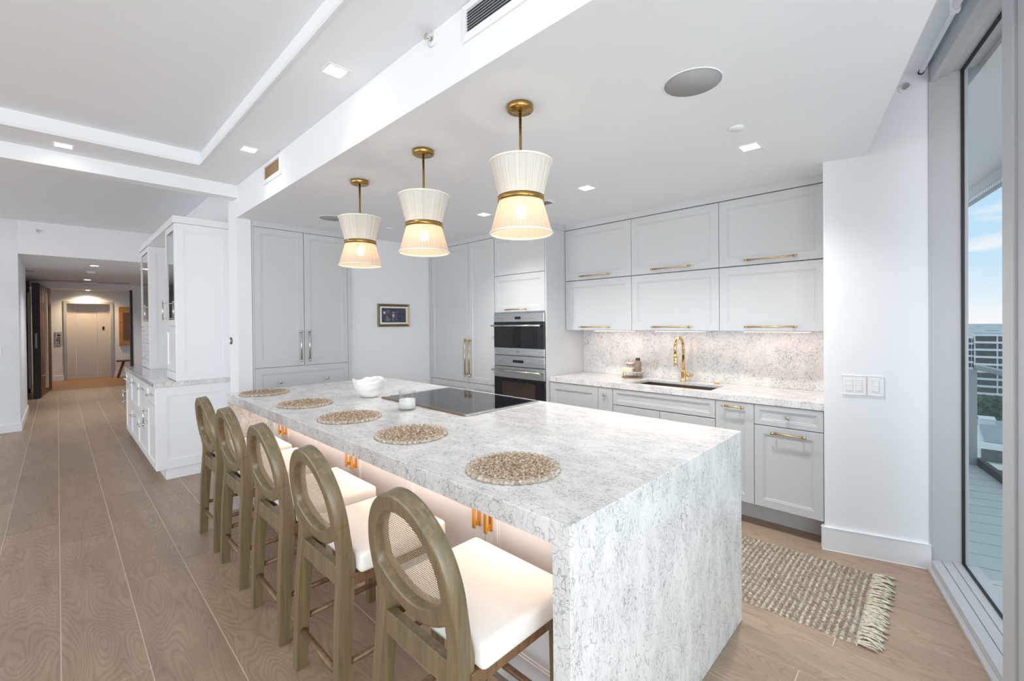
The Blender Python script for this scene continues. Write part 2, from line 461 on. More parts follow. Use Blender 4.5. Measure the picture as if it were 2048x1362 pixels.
M['lift'] = plain('beige_lift_door', rgb(190, 182, 176), 0.4, 0.3)
M['liftframe'] = plain('lift_door_frame', rgb(176, 176, 180), 0.45)
M['black'] = plain('black_metal', rgb(34, 34, 36), 0.5)
M['artwood'] = wood_material('ochre_wall_panel', rgb(156, 104, 56), rgb(196, 140, 82), (6, 6, 6))
M['benchwood'] = wood_material('walnut_bench', rgb(92, 56, 34), rgb(132, 84, 52))
M['navy'] = mottled('navy_print', [rgb(44, 54, 70), rgb(58, 66, 82), rgb(72, 78, 92)], 30, 0.3)
M['printwhite'] = plain('pale_print_marks', rgb(206, 210, 214), 0.5)
M['mount'] = plain('white_picture_mount', rgb(236, 234, 230), 0.7)
M['frame'] = plain('antique_gold_frame', rgb(134, 118, 88), 0.35, 0.7)
M['sink'] = brushed('steel_sink', rgb(150, 132, 118), 0.3)
M['towel'] = plain('cream_towel', rgb(232, 222, 206), 0.9)
M['soap'] = plain('brown_tinted_bottle', rgb(136, 122, 112), 0.15, 0.0)
M['caddywood'] = plain('taupe_metal', rgb(150, 130, 108), 0.35, 0.6)
M['leafgold'] = plain('brass_leaf', rgb(150, 140, 112), 0.35, 0.7)
M['balc'] = plain('balcony_tile', rgb(208, 211, 207), 0.6, noise=0.08, nscale=5)
M['slab'] = plain('painted_balcony_soffit', rgb(206, 208, 210), 0.7)
M['metalrail'] = plain('grey_rail_metal', rgb(150, 156, 158), 0.5)
M['bldg'] = plain('white_render', rgb(236, 237, 236), 0.8, noise=0.05, nscale=0.2)
M['bwin'] = plain('dark_window_band', rgb(96, 104, 106), 0.3, noise=0.4, nscale=0.9)
M['bgrey'] = plain('grey_roof', rgb(176, 178, 178), 0.85, noise=0.1, nscale=0.3)
M['tree'] = mottled('dark_tree_leaves', [rgb(34, 48, 38), rgb(62, 80, 62), rgb(98, 116, 92)], 0.9, 0.9)
M['trunk'] = plain('tree_bark', rgb(96, 82, 70), 0.9)
M['cityground'] = mottled('city_ground', [rgb(132, 140, 132), rgb(190, 194, 190), rgb(226, 228, 226)], 0.02, 0.95)
M['red'] = plain('dark_red_symbol', rgb(92, 40, 44), 0.5)
M['signgrey'] = plain('steel_sign_plate', rgb(176, 172, 170), 0.35, 0.5)

# ------------------------------------------------------------------ mesh helpers
class MB:
    """collects shapes (world coordinates) and links them as ONE mesh object"""
    def __init__(self): self.bm = bmesh.new()

    def _bevel(self, verts, r, seg=2):
        es = set()
        for v in verts:
            for e in v.link_edges: es.add(e)
        bmesh.ops.bevel(self.bm, geom=list(es), offset=r, segments=seg, profile=0.6, affect='EDGES')

    def box(self, x0, x1, y0, y1, z0, z1, r=0.0, seg=2, M4=None):
        res = bmesh.ops.create_cube(self.bm, size=1.0)
        vs = res['verts']
        for v in vs:
            v.co = Vector(((x0 + x1) / 2 + v.co.x * (x1 - x0), (y0 + y1) / 2 + v.co.y * (y1 - y0), (z0 + z1) / 2 + v.co.z * (z1 - z0)))
            if M4: v.co = M4 @ v.co
        if r > 0: self._bevel(vs, r, seg)
        return self

    def poly_prism(self, pts, z0, z1):
        bm = self.bm
        lo = [bm.verts.new((p[0], p[1], z0)) for p in pts]
        hi = [bm.verts.new((p[0], p[1], z1)) for p in pts]
        n = len(pts)
        bm.faces.new(list(reversed(lo))); bm.faces.new(hi)
        for i in range(n):
            j = (i + 1) % n
            bm.faces.new((lo[i], lo[j], hi[j], hi[i]))
        bmesh.ops.recalc_face_normals(bm, faces=bm.faces[:])
        return self

    def quad(self, a, b, c, d, smooth=False):
        vs = [self.bm.verts.new(p) for p in (a, b, c, d)]
        f = self.bm.faces.new(vs); f.smooth = smooth
        return self

    def tube(self, pts, r, seg=12, closed=False, cap=True, flat=None):
        bm = self.bm
        pts = [Vector(p) for p in pts]
        n = len(pts)
        rings = []
        up = Vector((0, 0, 1))
        prev = None
        for i, p in enumerate(pts):
            if closed: t = pts[(i + 1) % n] - pts[i - 1]
            else: t = pts[min(i + 1, n - 1)] - pts[max(i - 1, 0)]
            t.normalize()
            if prev is None:
                ref = up if abs(t.z) < 0.9 else Vector((1, 0, 0))
                a = t.cross(ref).normalized()
            else:
                a = (prev - t * prev.dot(t)).normalized()
            prev = a
            b = t.cross(a)
            rr = r[i] if isinstance(r, (list, tuple)) else r
            ring = []
            for k in range(seg):
                an = 2 * PI * k / seg
                ring.append(bm.verts.new(p + a * (math.cos(an) * rr) + b * (math.sin(an) * rr * (flat or 1))))
            rings.append(ring)
        m = n if closed else n - 1
        for i in range(m):
            A, B = rings[i], rings[(i + 1) % n]
            for k in range(seg):
                f = bm.faces.new((A[k], A[(k + 1) % seg], B[(k + 1) % seg], B[k])); f.smooth = True
        if cap and not closed:
            bm.faces.new(list(reversed(rings[0]))); bm.faces.new(rings[-1])
        return self

    def lathe(self, prof, c=(0, 0, 0), seg=40, closed=False, mod=None, axis='z'):
        """prof: list of (radius, height); mod(theta, i) -> radius multiplier"""
        bm = self.bm
        rings = []
        def place(x, y, z):
            if axis == 'z': return (c[0] + x, c[1] + y, c[2] + z)
            if axis == 'y': return (c[0] + x, c[1] - z, c[2] + y)      # height runs towards -Y
            return (c[0] + z, c[1] + x, c[2] + y)                      # height runs towards +X
        for i, (r, z) in enumerate(prof):
            ring = []
            for k in range(seg):
                th = 2 * PI * k / seg
                rr = r * (mod(th, i) if mod else 1)
                ring.append(bm.verts.new(place(math.cos(th) * rr, math.sin(th) * rr, z)))
            rings.append(ring)
        m = len(prof)
        for i in range(m if closed else m - 1):
            A, B = rings[i], rings[(i + 1) % m]
            for k in range(seg):
                f = bm.faces.new((A[k], A[(k + 1) % seg], B[(k + 1) % seg], B[k])); f.smooth = True
        if not closed:
            if prof[0][0] > 1e-4: bm.faces.new(list(reversed(rings[0])))
            if prof[-1][0] > 1e-4: bm.faces.new(rings[-1])
        return self

    def sphere(self, c, r, seg=16, sc=(1, 1, 1)):
        res = bmesh.ops.create_uvsphere(self.bm, u_segments=seg, v_segments=max(6, seg // 2), radius=r)
        for v in res['verts']:
            v.co = Vector((c[0] + v.co.x * sc[0], c[1] + v.co.y * sc[1], c[2] + v.co.z * sc[2]))
            for f in v.link_faces: f.smooth = True
        return self

    def loops(self, P, rects, cap=True):
        """nested rectangles (u0,u1,v0,v1,d) mapped by P(u,v,d): stepped panel face"""
        bm = self.bm
        L = []
        for (u0, u1, v0, v1, d) in rects:
            L.append([bm.verts.new(P(u0, v0, d)), bm.verts.new(P(u1, v0, d)), bm.verts.new(P(u1, v1, d)), bm.verts.new(P(u0, v1, d))])
        for A, B in zip(L, L[1:]):
            for k in range(4):
                bm.faces.new((A[k], A[(k + 1) % 4], B[(k + 1) % 4], B[k]))
        if cap: bm.faces.new(L[-1])
        return self

    def build(self, name, material, parent=None, loc=None):
        me = bpy.data.meshes.new(name)
        off = Vector((0, 0, 0))
        p = parent
        while p is not None:
            off += p.location; p = p.parent
        if loc is not None: off = off + Vector(loc)
        if off.length > 0:
            for v in self.bm.verts: v.co -= off
        bmesh.ops.recalc_face_normals(self.bm, faces=self.bm.faces[:]) if getattr(self, 'recalc', True) else None
        self.bm.to_mesh(me); self.bm.free()
        o = bpy.data.objects.new(name, me)
        COL.objects.link(o)
        if material: me.materials.append(material)
        if parent is not None: o.parent = parent
        if loc is not None: o.location = loc
        return o


def tag(o, label, cat, group=None):
    o['label'] = label; o['category'] = cat
    if group: o['group'] = group
    return o


def thing(name, label, cat, loc, group=None):
    o = bpy.data.objects.new(name, None)
    o.empty_display_size = 0.1
    COL.objects.link(o)
    o.location = loc
    return tag(o, label, cat, group)


def struct(o):
    o['kind'] = 'structure'
    return o


def copy_tree(o, parent=None):
    c = o.copy()
    COL.objects.link(c)
    if parent is not None: c.parent = parent
    for ch in list(o.children): copy_tree(ch, c)
    return c


def S(x0, y, z0):            # face looking towards -Y
    return lambda u, v, d: (x0 + u, y - d, z0 + v)


def Efc(x, y0, z0):          # face looking towards +X
    return lambda u, v, d: (x + d, y0 + u, z0 + v)


def panel_mb(P, w, h, t=0.02, fr=0.06, g=0.0015, style='bead'):
    """cabinet front with a moulded recessed panel; d=0 is the back, d=t the face"""
    mb = MB()
    r = [(g, w - g, g, h - g, 0), (g, w - g, g, h - g, t - 0.0015), (g + 0.0015, w - g - 0.0015, g + 0.0015, h - g - 0.0015, t)]
    def inset(k, d): r.append((k, w - k, k, h - k, d))
    inset(fr, t); inset(fr + 0.0025, t - 0.004); inset(fr + 0.0095, t - 0.0035); inset(fr + 0.012, t - 0.0075)
    mb.loops(P, r)
    return mb


def flat_mb(P, w, h, t=0.02, g=0.0015):
    mb = MB()
    mb.loops(P, [(g, w - g, g, h - g, 0), (g, w - g, g, h - g, t - 0.0015), (g + 0.0015, w - g - 0.0015, g + 0.0015, h - g - 0.0015, t)])
    return mb


def pull_mb(P, a, b, r=0.006, proj=0.034):
    """bar pull between two (u,v) points of a face"""
    mb = MB()
    A = Vector(P(a[0], a[1], proj)); B = Vector(P(b[0], b[1], proj))
    d = (B - A).normalized()
    mb.tube([A, B], r, 12)
    for q, s in ((a, 1), (b, -1)):
        k = 0.022
        L = math.hypot(b[0] - a[0], b[1] - a[1])
        uu = q[0] + s * (b[0] - a[0]) / L * k; vv = q[1] + s * (b[1] - a[1]) / L * k
        mb.tube([P(uu, vv, 0), P(uu, vv, proj)], r * 0.85, 10)
        e = Vector(P(q[0], q[1], proj))
        mb.tube([e - d * s * 0.004, e + d * s * 0.016], r * 1.35, 12)
    return mb


def knob_mb(P, u, v, r=0.015):
    mb = MB()
    c = Vector(P(u, v, 0)); n = (Vector(P(u, v, 1)) - c)
    mb.tube([c, c + n * 0.012], r * 0.45, 10)
    rs = [0.55, 0.95, 1.0, 0.85, 0.4]
    mb.tube([c + n * (0.012 + 0.004 * i) for i in range(5)], [r * k for k in rs], 14)
    return mb

# ================================================================== THE SETTING
# ---- plank floor: every plank a quad with its own value, over a sheet of pale grout
def make_floor():
    ROW, LEN, GAP = 0.266, 1.79, 0.0042
    known = {-1: -2.853, 0: -2.394, 1: -3.27, 9: -0.344, 7: -0.42, 8: -1.25, 10: -0.9, 11: -0.2, 12: -1.1}
    rnd = random.Random(3)
    me = bpy.data.meshes.new('floor')
    vs, fs, cols = [], [], []
    def q(x0, x1, y0, y1, z, c):
        i = len(vs)
        vs.extend([(x0, y0, z), (x1, y0, z), (x1, y1, z), (x0, y1, z)]); fs.append((i, i + 1, i + 2, i + 3)); cols.append(c)
    xa, xb, ya, yb = -14.4, 1.4, -5.6, 4.2
    q(xa, xb, ya, yb, -0.0012, None)
    k = math.floor((ya + 0.005) / ROW)
    while -0.005 + k * ROW < yb:
        y0 = max(ya, -0.005 + k * ROW + GAP / 2); y1 = min(yb, -0.005 + (k + 1) * ROW - GAP / 2)
        j = known.get(k, rnd.uniform(0, LEN))
        x = j - math.ceil((j - xa) / LEN) * LEN
        while x < xb:
            x0, x1 = max(xa, x + GAP / 2), min(xb, x + LEN - GAP / 2)
            if x1 > x0 and y1 > y0: q(x0, x1, y0, y1, 0.0, rnd.random())
            x += LEN
        k += 1
    me.from_pydata(vs, [], fs)
    me.materials.append(M['floor']); me.materials.append(M['grout'])
    at = me.color_attributes.new('plank', 'FLOAT_COLOR', 'CORNER')
    for f, c in zip(me.polygons, cols):
        f.material_index = 1 if c is None else 0
        for li in f.loop_indices:
            at.data[li].color = (0, 0, 0, 1) if c is None else (c, (c * 7.31) % 1.0, (c * 3.77) % 1.0, 1)
    b_ = bmesh.new(); b_.from_mesh(me)
    bmesh.ops.bisect_plane(b_, geom=b_.verts[:] + b_.edges[:] + b_.faces[:], plane_co=P0 + Nd * 0.01, plane_no=Nd, clear_outer=True)
    b_.to_mesh(me); b_.free()
    o = bpy.data.objects.new('floor', me); COL.objects.link(o)
    return struct(o)


# ---- window wall frame of reference: s along the glass towards the viewer, o outwards, z up
TH = math.radians(12.2)
P0 = Vector((-0.042, 3.518, 0))
Wd = Vector((math.sin(TH), -math.cos(TH), 0)); Nd = Vector((math.cos(TH), math.sin(TH), 0))
WM = Matrix(((Wd.x, Nd.x, 0, P0.x), (Wd.y, Nd.y, 0, P0.y), (0, 0, 1, 0), (0, 0, 0, 1)))
def wp(s, o, z): return WM @ Vector((s, o, z))

make_floor()
struct(MB().box(-18.5, -14.4, -2.0, 3.5, -0.1, 0.0).build('floor', M['brown_floor']))

C0 = Vector((-0.527, 3.379, 0))
CD = (P0 - C0).normalized()            # along the column face
CN = Vector((CD.y, -CD.x, 0))          # out of the column face, into the room

# ---- walls
struct(MB().box(-4.85, -2.4, 4.0, 4.15, 0, 2.95).build('wall_back', M['wall']))
struct(MB().box(-2.4, -0.5, 4.0, 4.15, 0, 2.95).build('wall_back', M['wall']))
struct(MB().box(-4.90, -4.72, 2.26, 4.0, 0, 2.95).build('wall_end', M['wall']))
struct(MB().box(-4.92, -4.64, 1.165, 1.284, 0, 2.44).build('wall_pier', M['wall']))
struct(MB().box(-9.2, -4.92, 1.25, 1.40, 0, 3.05).build('wall_hall_right', M['wall']))
struct(MB().box(-14.4, -9.35, 1.62, 1.75, 0, 2.6).build('wall_hall_right', M['wall']))
struct(MB().box(-9.35, -9.2, 1.25, 1.75, 0, 2.95).build('wall_hall_right', M['wall']))
pts = [(-0.527, 3.379), (P0.x, P0.y), tuple(P0 + Nd * 0.156)[:2], tuple(P0 + Nd * 0.156 - Wd * 2.6)[:2], (-0.527, 6.0)]
struct(MB().poly_prism(pts, 0, 3.05).build('wall_right', M['wall']))
struct(MB().box(-9.35, -9.2, -5.6, -0.372, 0, 3.05).build('wall_left', M['concrete']))
struct(MB().box(-9.35, -9.2, -0.372, 1.25, 2.48, 3.05).build('wall_header', M['wall']))
struct(MB().box(-11.28, -9.35, -0.55, -0.372, 0, 2.48).build('wall_hall_left', M['wall']))
struct(MB().box(-14.4, -11.28, -1.25, -1.1, 0, 2.48).build('wall_niche', M['darkwall']))
struct(MB().box(-11.28, -11.18, -1.25, -0.55, 0, 2.48).build('wall_niche', M['darkwall']))
# doorway to the lift lobby
struct(MB().box(-14.52, -14.4, -0.42, 1.31, 2.352, 2.6).build('wall_lintel', M['wall']))
struct(MB().box(-14.52, -14.4, 1.31, 1.75, 0, 2.6).build('wall_lintel', M['wall']))
struct(MB().box(-14.52, -14.4, -1.25, -0.42, 0, 2.6).build('wall_niche', M['darkwall']))
struct(MB().box(-14.55, -14.37, 1.27, 1.312, 0, 2.352).build('trim_1', M['black']))
# lift lobby
struct(MB().box(-17.5, -17.04, -2.0, 0.18, 0, 2.6).box(-17.5, -17.04, 1.07, 3.5, 0, 2.6).box(-17.5, -17.04, 0.18, 1.07, 2.10, 2.6).build('wall_lobby', M['concrete']))
struct(MB().box(-17.04, -14.52, -2.1, -2.0, 0, 2.6).box(-17.04, -14.52, 3.4, 3.5, 0, 2.6).build('wall_lobby', M['wall']))
struct(MB().box(-17.5, -14.52, -2.0, 3.5, 2.46, 2.6).build('ceiling', M['ceil']))
struct(MB().box(-17.04, -17.025, -2.0, 0.12, 0, 0.14, 0.003).box(-17.04, -17.025, 1.13, 3.4, 0, 0.14, 0.003).build('baseboard_lobby', M['trimw']))

# ---- ceilings
kp = [(-4.92, 1.165), (0.156, 1.165), (-0.325, 3.437), (-0.50, 3.40), (-0.50, 4.1), (-4.92, 4.1)]
struct(MB().poly_prism(kp, 2.44, 3.0).build('ceiling', M['ceil']))                      # dropped kitchen ceiling and its soffit face
kp2 = [(0.156, 1.165), tuple(wp(2.6, -0.03, 0))[:2], tuple(wp(-0.02, -0.02, 0))[:2], (-0.325, 3.437)]
struct(MB().poly_prism(kp2, 2.885, 3.05).build('ceiling', M['ceil']))                   # blind pocket
struct(MB().box(-4.6, 1.9, 0.815, 1.165, 2.725, 3.05).build('ceiling', M['ceil']))      # perimeter strips round the tray
struct(MB().box(-4.6, -4.22, -5.6, 0.815, 2.725, 3.05).build('ceiling', M['ceil']))
struct(MB().box(-4.22, 1.9, -5.6, -3.9, 2.725, 3.05).build('ceiling', M['ceil']))
struct(MB().box(0.9, 1.9, -3.9, 0.815, 2.725, 3.05).build('ceiling', M['ceil']))
struct(MB().box(-4.22, 0.9, -3.9, 0.815, 2.83, 3.05).build('ceiling', M['ceil']))       # tray
lip = MB()
lip.box(-4.222, 0.9, 0.803, 0.817, 2.722, 2.742); lip.box(-4.222, -4.208, -3.9, 0.803, 2.722, 2.742)
struct(lip.build('trim_2', M['trimw']))
struct(MB().box(-4.735, -4.6, -5.6, 1.165, 2.614, 3.05).build('ceiling', M['wall']))    # beam
struct(MB().box(-9.2, -4.735, -5.6, 1.25, 2.95, 3.1).build('ceiling', M['ceil']))
struct(MB().box(-14.4, -9.35, -1.25, 1.75, 2.48, 2.65).build('ceiling', M['ceil']))

# ---- baseboards
def along(mb, a, b, nrm, t, z0, z1, r=0.003):
    a = Vector(a); b = Vector(b); d = (b - a); L = d.length; d.normalize(); n = Vector(nrm)
    m4 = Matrix(((d.x, n.x, 0, a.x), (d.y, n.y, 0, a.y), (0, 0, 1, 0), (0, 0, 0, 1)))
    mb.box(0, L, 0, t, z0, z1, r, 1, m4)
    return mb


bb = MB(); along(bb, C0 - CD * 0.016, P0 - CD * 0.002, CN, 0.016, 0, 0.142)
bb.box(-0.543, -0.527, 3.372, 3.60, 0, 0.142, 0.002)
struct(bb.build('baseboard_right', M['trimw']))
struct(MB().box(-9.2, -9.185, -5.6, -0.357, 0, 0.11, 0.003).box(-11.28, -9.2, -0.372, -0.357, 0, 0.11, 0.003).build('baseboard_left', M['trimw']))
struct(MB().box(-14.4, -11.3, -1.1, -1.085, 0, 0.12, 0.003).build('baseboard_hall', M['trimw']))

# ---- windows
def window(name, s0, s1, first):
    z0, z1 = 0.066, 2.835
    root = bpy.data.objects.new(name, None); COL.objects.link(root); struct(root)
    root.location = wp((s0 + s1) / 2, 0.06, 0)
    f = MB()
    # sill in three extruded steps
    f.box(s0, s1, 0.0, 0.045, 0.0, 0.058, 0.002, 1, WM).box(s0, s1, 0.047, 0.09, 0.0, 0.061, 0.001, 1, WM).box(s0, s1, 0.092, 0.20, 0.0, z0, 0.001, 1, WM)
    f.box(s0, s1, -0.02, 0.0, 0.0, 0.022, 0.002, 1, WM)
    # head
    f.box(s0, s1, 0.0, 0.03, 2.80, 2.96, 0.002, 1, WM).box(s0, s1, 0.032, 0.08, 2.815, 2.96, 0.001, 1, WM).box(s0, s1, 0.082, 0.20, z1, 2.96, 0.001, 1, WM)
    f.build('frame', M['alu'], root)
    if first:
        j = MB(); j.box(s0, s0 + 0.006, 0.004, 0.157, 0.05, 2.96, 0.0, 1, WM).box(s0 - 0.004, s0 + 0.008, -0.006, 0.004, 0.0, 2.96, 0.001, 1, WM)
        j.build('jamb_panel', M['alu'], root)
    g = MB()
    a = s0 + 0.006
    g.box(a, a + 0.012, 0.128, 0.140, z0, z1, 0, 1, WM).box(s1 - 0.012, s1, 0.128, 0.140, z0, z1, 0, 1, WM)
    g.box(a, s1, 0.128, 0.140, z0, z0 + 0.008, 0, 1, WM).box(a, s1, 0.128, 0.140, z1 - 0.014, z1, 0, 1, WM)
    g.build('gasket', M['gasket'], root)
    gl = MB(); gl.box(a + 0.011, s1 - 0.01, 0.132, 0.138, z0 + 0.004, z1 - 0.004, 0, 1, WM)
    gl.build('glass', M['winglass'], root)
    return root


def mullion(name, s0, s1):
    mb = MB()
    mb.box(s0, s0 + 0.10, -0.004, 0.20, 0.0, 2.96, 0.003, 1, WM).box(s0 + 0.103, s1, 0.006, 0.20, 0.0, 2.96, 0.003, 1, WM)
    return struct(mb.build(name, M['alu']))


w1 = window('window_1', 0.0, 1.017, True)
MB().box(0.80, 0.86, 0.100, 0.124, 2.80, 2.832, 0.003, 1, WM).build('latch', M['plastic'], w1)
mullion('trim_3', 1.017, 1.20)
window('window_2', 1.20, 2.35, False)
mullion('trim_4', 2.35, 2.53)
window('window_3', 2.53, 4.2, False)
mullion('trim_5', 4.2, 4.4)
window('window_4', 4.4, 6.2, False)

# ================================================================== OUTSIDE
struct(MB().box(-2.9, 6.5, 0.20, 1.0, -0.2, -0.015, 0, 1, WM).build('floor', M['balc']))
jl = MB()
for i in range(46):
    s = -2.8 + i * 0.2
    jl.box(s, s + 0.004, 0.2, 0.90, -0.02, -0.0135, 0, 1, WM)
struct(jl.build('trim_6', M['metalrail']))
struct(MB().box(-3.1, 6.5, 0.20, 0.98, 2.80, 3.0, 0, 1, WM).build('ceiling', M['slab']))
fas = MB().box(-3.6, 6.5, 0.93, 0.99, 2.70, 2.80, 0, 1, WM)
struct(fas.build('trim_7', M['slab']))
ps = MB().box(-3.6, 6.5, 0.92, 0.95, 2.635, 2.70, 0, 1, WM)
struct(ps.build('trim_8', M['metalrail']))
dots = MB()
for i in range(120):
    s = -3.2 + i * 0.05
    dots.box(s, s + 0.030, 0.914, 0.922, 2.655, 2.69, 0, 1, WM)
struct(dots.build('trim_9', M['plastic']))
rl = thing('balcony_railing', 'grey metal and glass railing along the balcony outside the window', 'railing', wp(-0.5, 0.93, -0.015))
MB().box(-2.78, 5.0, 0.89, 0.95, 0.94, 0.985, 0.004, 1, WM).build('top_rail', M['metalrail'], rl)
MB().box(-2.78, 5.0, 0.90, 0.945, -0.015, 0.055, 0.003, 1, WM).build('base_shoe', M['darkedge'], rl)
MB().box(-2.78, 5.0, 0.915, 0.927, 0.055, 0.94, 0, 1, WM).build('glass_panel', M['railglass'], rl)
MB().box(-2.80, -2.74, 0.20, 0.905, -0.015, 0.94, 0.004, 1, WM).build('end_panel', M['metalrail'], rl)

gmb = MB(); gmb.quad((-4000, 60, -60), (4000, 60, -60), (4000, 8000, -60), (-4000, 8000, -60))
o = gmb.build('city_ground', M['cityground']); tag(o, 'flat grey green city land stretching to the horizon', 'ground'); o['kind'] = 'stuff'


def block(name, label, x0, x1, y0, y1, z0, z1, floors, cols, roof='bgrey'):
    """rendered building with slab edges and dark glazed bands on its near face"""
    r = thing(name, label, 'building', ((x0 + x1) / 2, (y0 + y1) / 2, z0))
    MB().box(x0, x1, y0, y1, z0, z1).build('wall', M['bldg'], r)
    fh = (z1 - z0) / floors
    for f in range(floors + 1):
        MB().box(x0 - 0.3, x1 + 0.3, y0 - 1.6, y0, z0 + f * fh - 0.5, z0 + f * fh + 0.5).build('balcony_slab', M['bldg'], r)
    cw = (x1 - x0) / cols
    for f in range(floors):
        MB().box(x0 + cw * 0.1, x1 - cw * 0.15, y0 - 0.15, y0 + 0.1, z0 + f * fh + 0.45, z0 + (f + 1) * fh - 0.45).build('glazed_band', M['bwin'], r)
    for c in range(2, cols, 2):
        MB().box(x0 + c * cw - 0.25, x0 + c * cw + 0.25, y0 - 0.9, y0 + 0.05, z0, z1).build('pier', M['bldg'], r)
    MB().box(x0 + 1, x1 - 1, y0 + 1, y1 - 1, z1 + 0.25, z1 + 0.6).build('roof', M[roof], r)
    return r


block('apartment_building', 'long white apartment block with stacked balconies above the balcony railing', 12.6, 60, 330, 360, -44, -6.8, 10, 12)
block('apartment_building', 'pale apartment wing with narrow windows left of the long white block', 4, 12.0, 336, 356, -44, -8.2, 11, 3)
block('garage_building', 'low white building with small windows just below the balcony glass', 5.5, 22, 128, 150, -42, -23.5, 5, 6)
th = thing('roof_tank_house', 'white box on the grey roof beyond the low white building', 'building', (7.8, 152, -26.5))
MB().box(6.5, 9.1, 150.6, 155, -26.5, -22.1, 0.3).build('wall', M['bldg'], th)
MB().box(6.4, 9.2, 150.5, 155.1, -22.1, -21.8, 0.1).build('roof', M['bldg'], th)
MB().box(0, 60, 150.6, 180, -42, -26.5).build('terrace', M['bgrey'], th)
for i, (x, y, z, r_) in enumerate([(10.0, 206, -27.5, 5.2), (13.6, 224, -31, 5.6), (10.2, 246, -36, 5.5), (16.6, 262, -37, 5.5)]):
    lab = ['round dark green tree in front of the white apartment block', 'second dark green tree right of the round one',
           'smaller dark tree left behind the round one', 'low dark tree behind the second one'][i]
    t_ = thing('tree', lab, 'tree', (x, y, -60), 'trees below the balcony')
    c_ = MB()
    rr = random.Random(i)
    for k in range(26):
        a_ = rr.uniform(0, 2 * PI); e_ = rr.uniform(-0.6, 1.0)
        c_.sphere((x + math.cos(a_) * r_ * 0.62 * rr.random() ** .5, y + math.sin(a_) * r_ * 0.6, z + e_ * r_ * 0.6), r_ * rr.uniform(0.22, 0.42), 10)
    c_.build('crown', M['tree'], t_)
    MB().tube([(x, y, -60), (x, y, z)], 0.6, 8).build('trunk', M['trunk'], t_)
far = MB(); rr = random.Random(11)
for k in range(420):
    d_ = 500 * (2800 / 500) ** rr.random()
    x = d_ * rr.uniform(-0.12, 0.25); h_ = rr.uniform(4, 16) * (2.0 if rr.random() < 0.12 else 1)
    h_ = min(h_, 50)
    w_ = rr.uniform(8, 30)
    far.box(x - w_, x + w_, d_, d_ + 14, -60, -60 + h_)
nf = len(far.bm.faces)
for k in range(500):
    d_ = 420 * (3000 / 420) ** rr.random()
    x = d_ * rr.uniform(-0.1, 0.22); s_ = rr.uniform(4, 12)
    far.box(x - s_ * 2, x + s_ * 2, d_, d_ + s_, -60, -60 + rr.uniform(5, 12))
far.bm.faces.ensure_lookup_table()
for i, f in enumerate(far.bm.faces): f.material_index = 1 if i >= nf else 0
o = far.build('distant_town', M['bldg']); o.data.materials.append(M['tree'])
tag(o, 'scatter of tiny pale houses and dark trees on the far city plain', 'town'); o['kind'] = 'stuff'

# ================================================================== THE KITCHEN
def front(parent, name, P, w, h, material, hd=None, hmat='pull', knobs=None, fr=0.06, style='bead', hr=0.006, flat=False, lab=None):
    mb = flat_mb(P, w, h) if flat else panel_mb(P, w, h, 0.02, fr, 0.0018, style)
    o = mb.build(name, material, parent)
    PP = lambda u, v, d: P(u, v, d + 0.0185)
    if hd: pull_mb(PP, hd[0], hd[1], hr).build('handle', M[hmat], o)
    for kn in knobs or []:
        knob_mb(PP, kn[0], kn[1]).build('knob', M[hmat if hmat != 'pull' else 'nickel'], o)
    if lab: o['label'] = lab
    return o


# ---- tall cabinet in the corner (doors face +X)
fc = thing('tall_cabinet', 'tall pale grey two door cabinet with a wide drawer left of the framed print', 'cabinet', (-4.95, 1.77, 0))
MB().box(-5.25, -4.662, 1.288, 2.258, 0.0, 2.44).build('body', M['grey'], fc)
st = MB(); st.box(-4.664, -4.642, 1.288, 1.303, 0.1, 2.44).box(-4.664, -4.642, 2.224, 2.258, 0.1, 2.44).box(-4.664, -4.640, 1.303, 2.224, 2.386, 2.44)
st.build('face_frame', M['grey'], fc)
front(fc, 'door', Efc(-4.662, 1.303, 1.036), 0.458, 1.348, M['grey'], ((0.415, 0.045), (0.415, 0.355)), 'nickel', hr=0.007)
front(fc, 'door', Efc(-4.662, 1.763, 1.036), 0.460, 1.348, M['grey'], ((0.038, 0.045), (0.038, 0.355)), 'nickel', hr=0.007)
front(fc, 'drawer', Efc(-4.662, 1.303, 0.66), 0.920, 0.374, M['grey'], None, 'nickel', [(0.222, 0.225), (0.682, 0.225)])
front(fc, 'drawer', Efc(-4.662, 1.303, 0.10), 0.920, 0.557, M['grey'], None, 'nickel', [(0.222, 0.36), (0.682, 0.36)])

# ---- framed print on the end wall
pc = thing('framed_print', 'small gold framed navy print hanging on the white wall between the tall cabinets', 'picture', (-4.72, 2.835, 1.553))
P = Efc(-4.72, 2.620, 1.417)
fb = MB(); w_, h_ = 0.43, 0.270
fb.loops(P, [(0, w_, 0, h_, 0), (0, w_, 0, h_, 0.016), (0.008, w_ - 0.008, 0.008, h_ - 0.008, 0.024), (0.018, w_ - 0.018, 0.018, h_ - 0.018, 0.016), (0.03, w_ - 0.03, 0.03, h_ - 0.03, 0.008)])
fb.build('frame', M['frame'], pc)
MB().loops(P, [(0.03, w_ - 0.03, 0.03, h_ - 0.03, 0.0085), (0.031, w_ - 0.031, 0.031, h_ - 0.031, 0.009)]).build('mount', M['mount'], pc)
pr = MB().loops(P, [(0.052, w_ - 0.05, 0.05, h_ - 0.048, 0.0095), (0.0525, w_ - 0.0505, 0.0505, h_ - 0.0485, 0.010)]).build('print', M['navy'], pc)
mk = MB()
rr = random.Random(5)
def mark(u0, u1, v0, v1): mk.loops(P, [(u0, u1, v0, v1, 0.0098), (u0, u1, v0, v1, 0.0106)])
mark(0.075, 0.098, 0.152, 0.182)
for i in range(3): mark(0.192, 0.222, 0.142 - i * 0.012, 0.150 - i * 0.012)
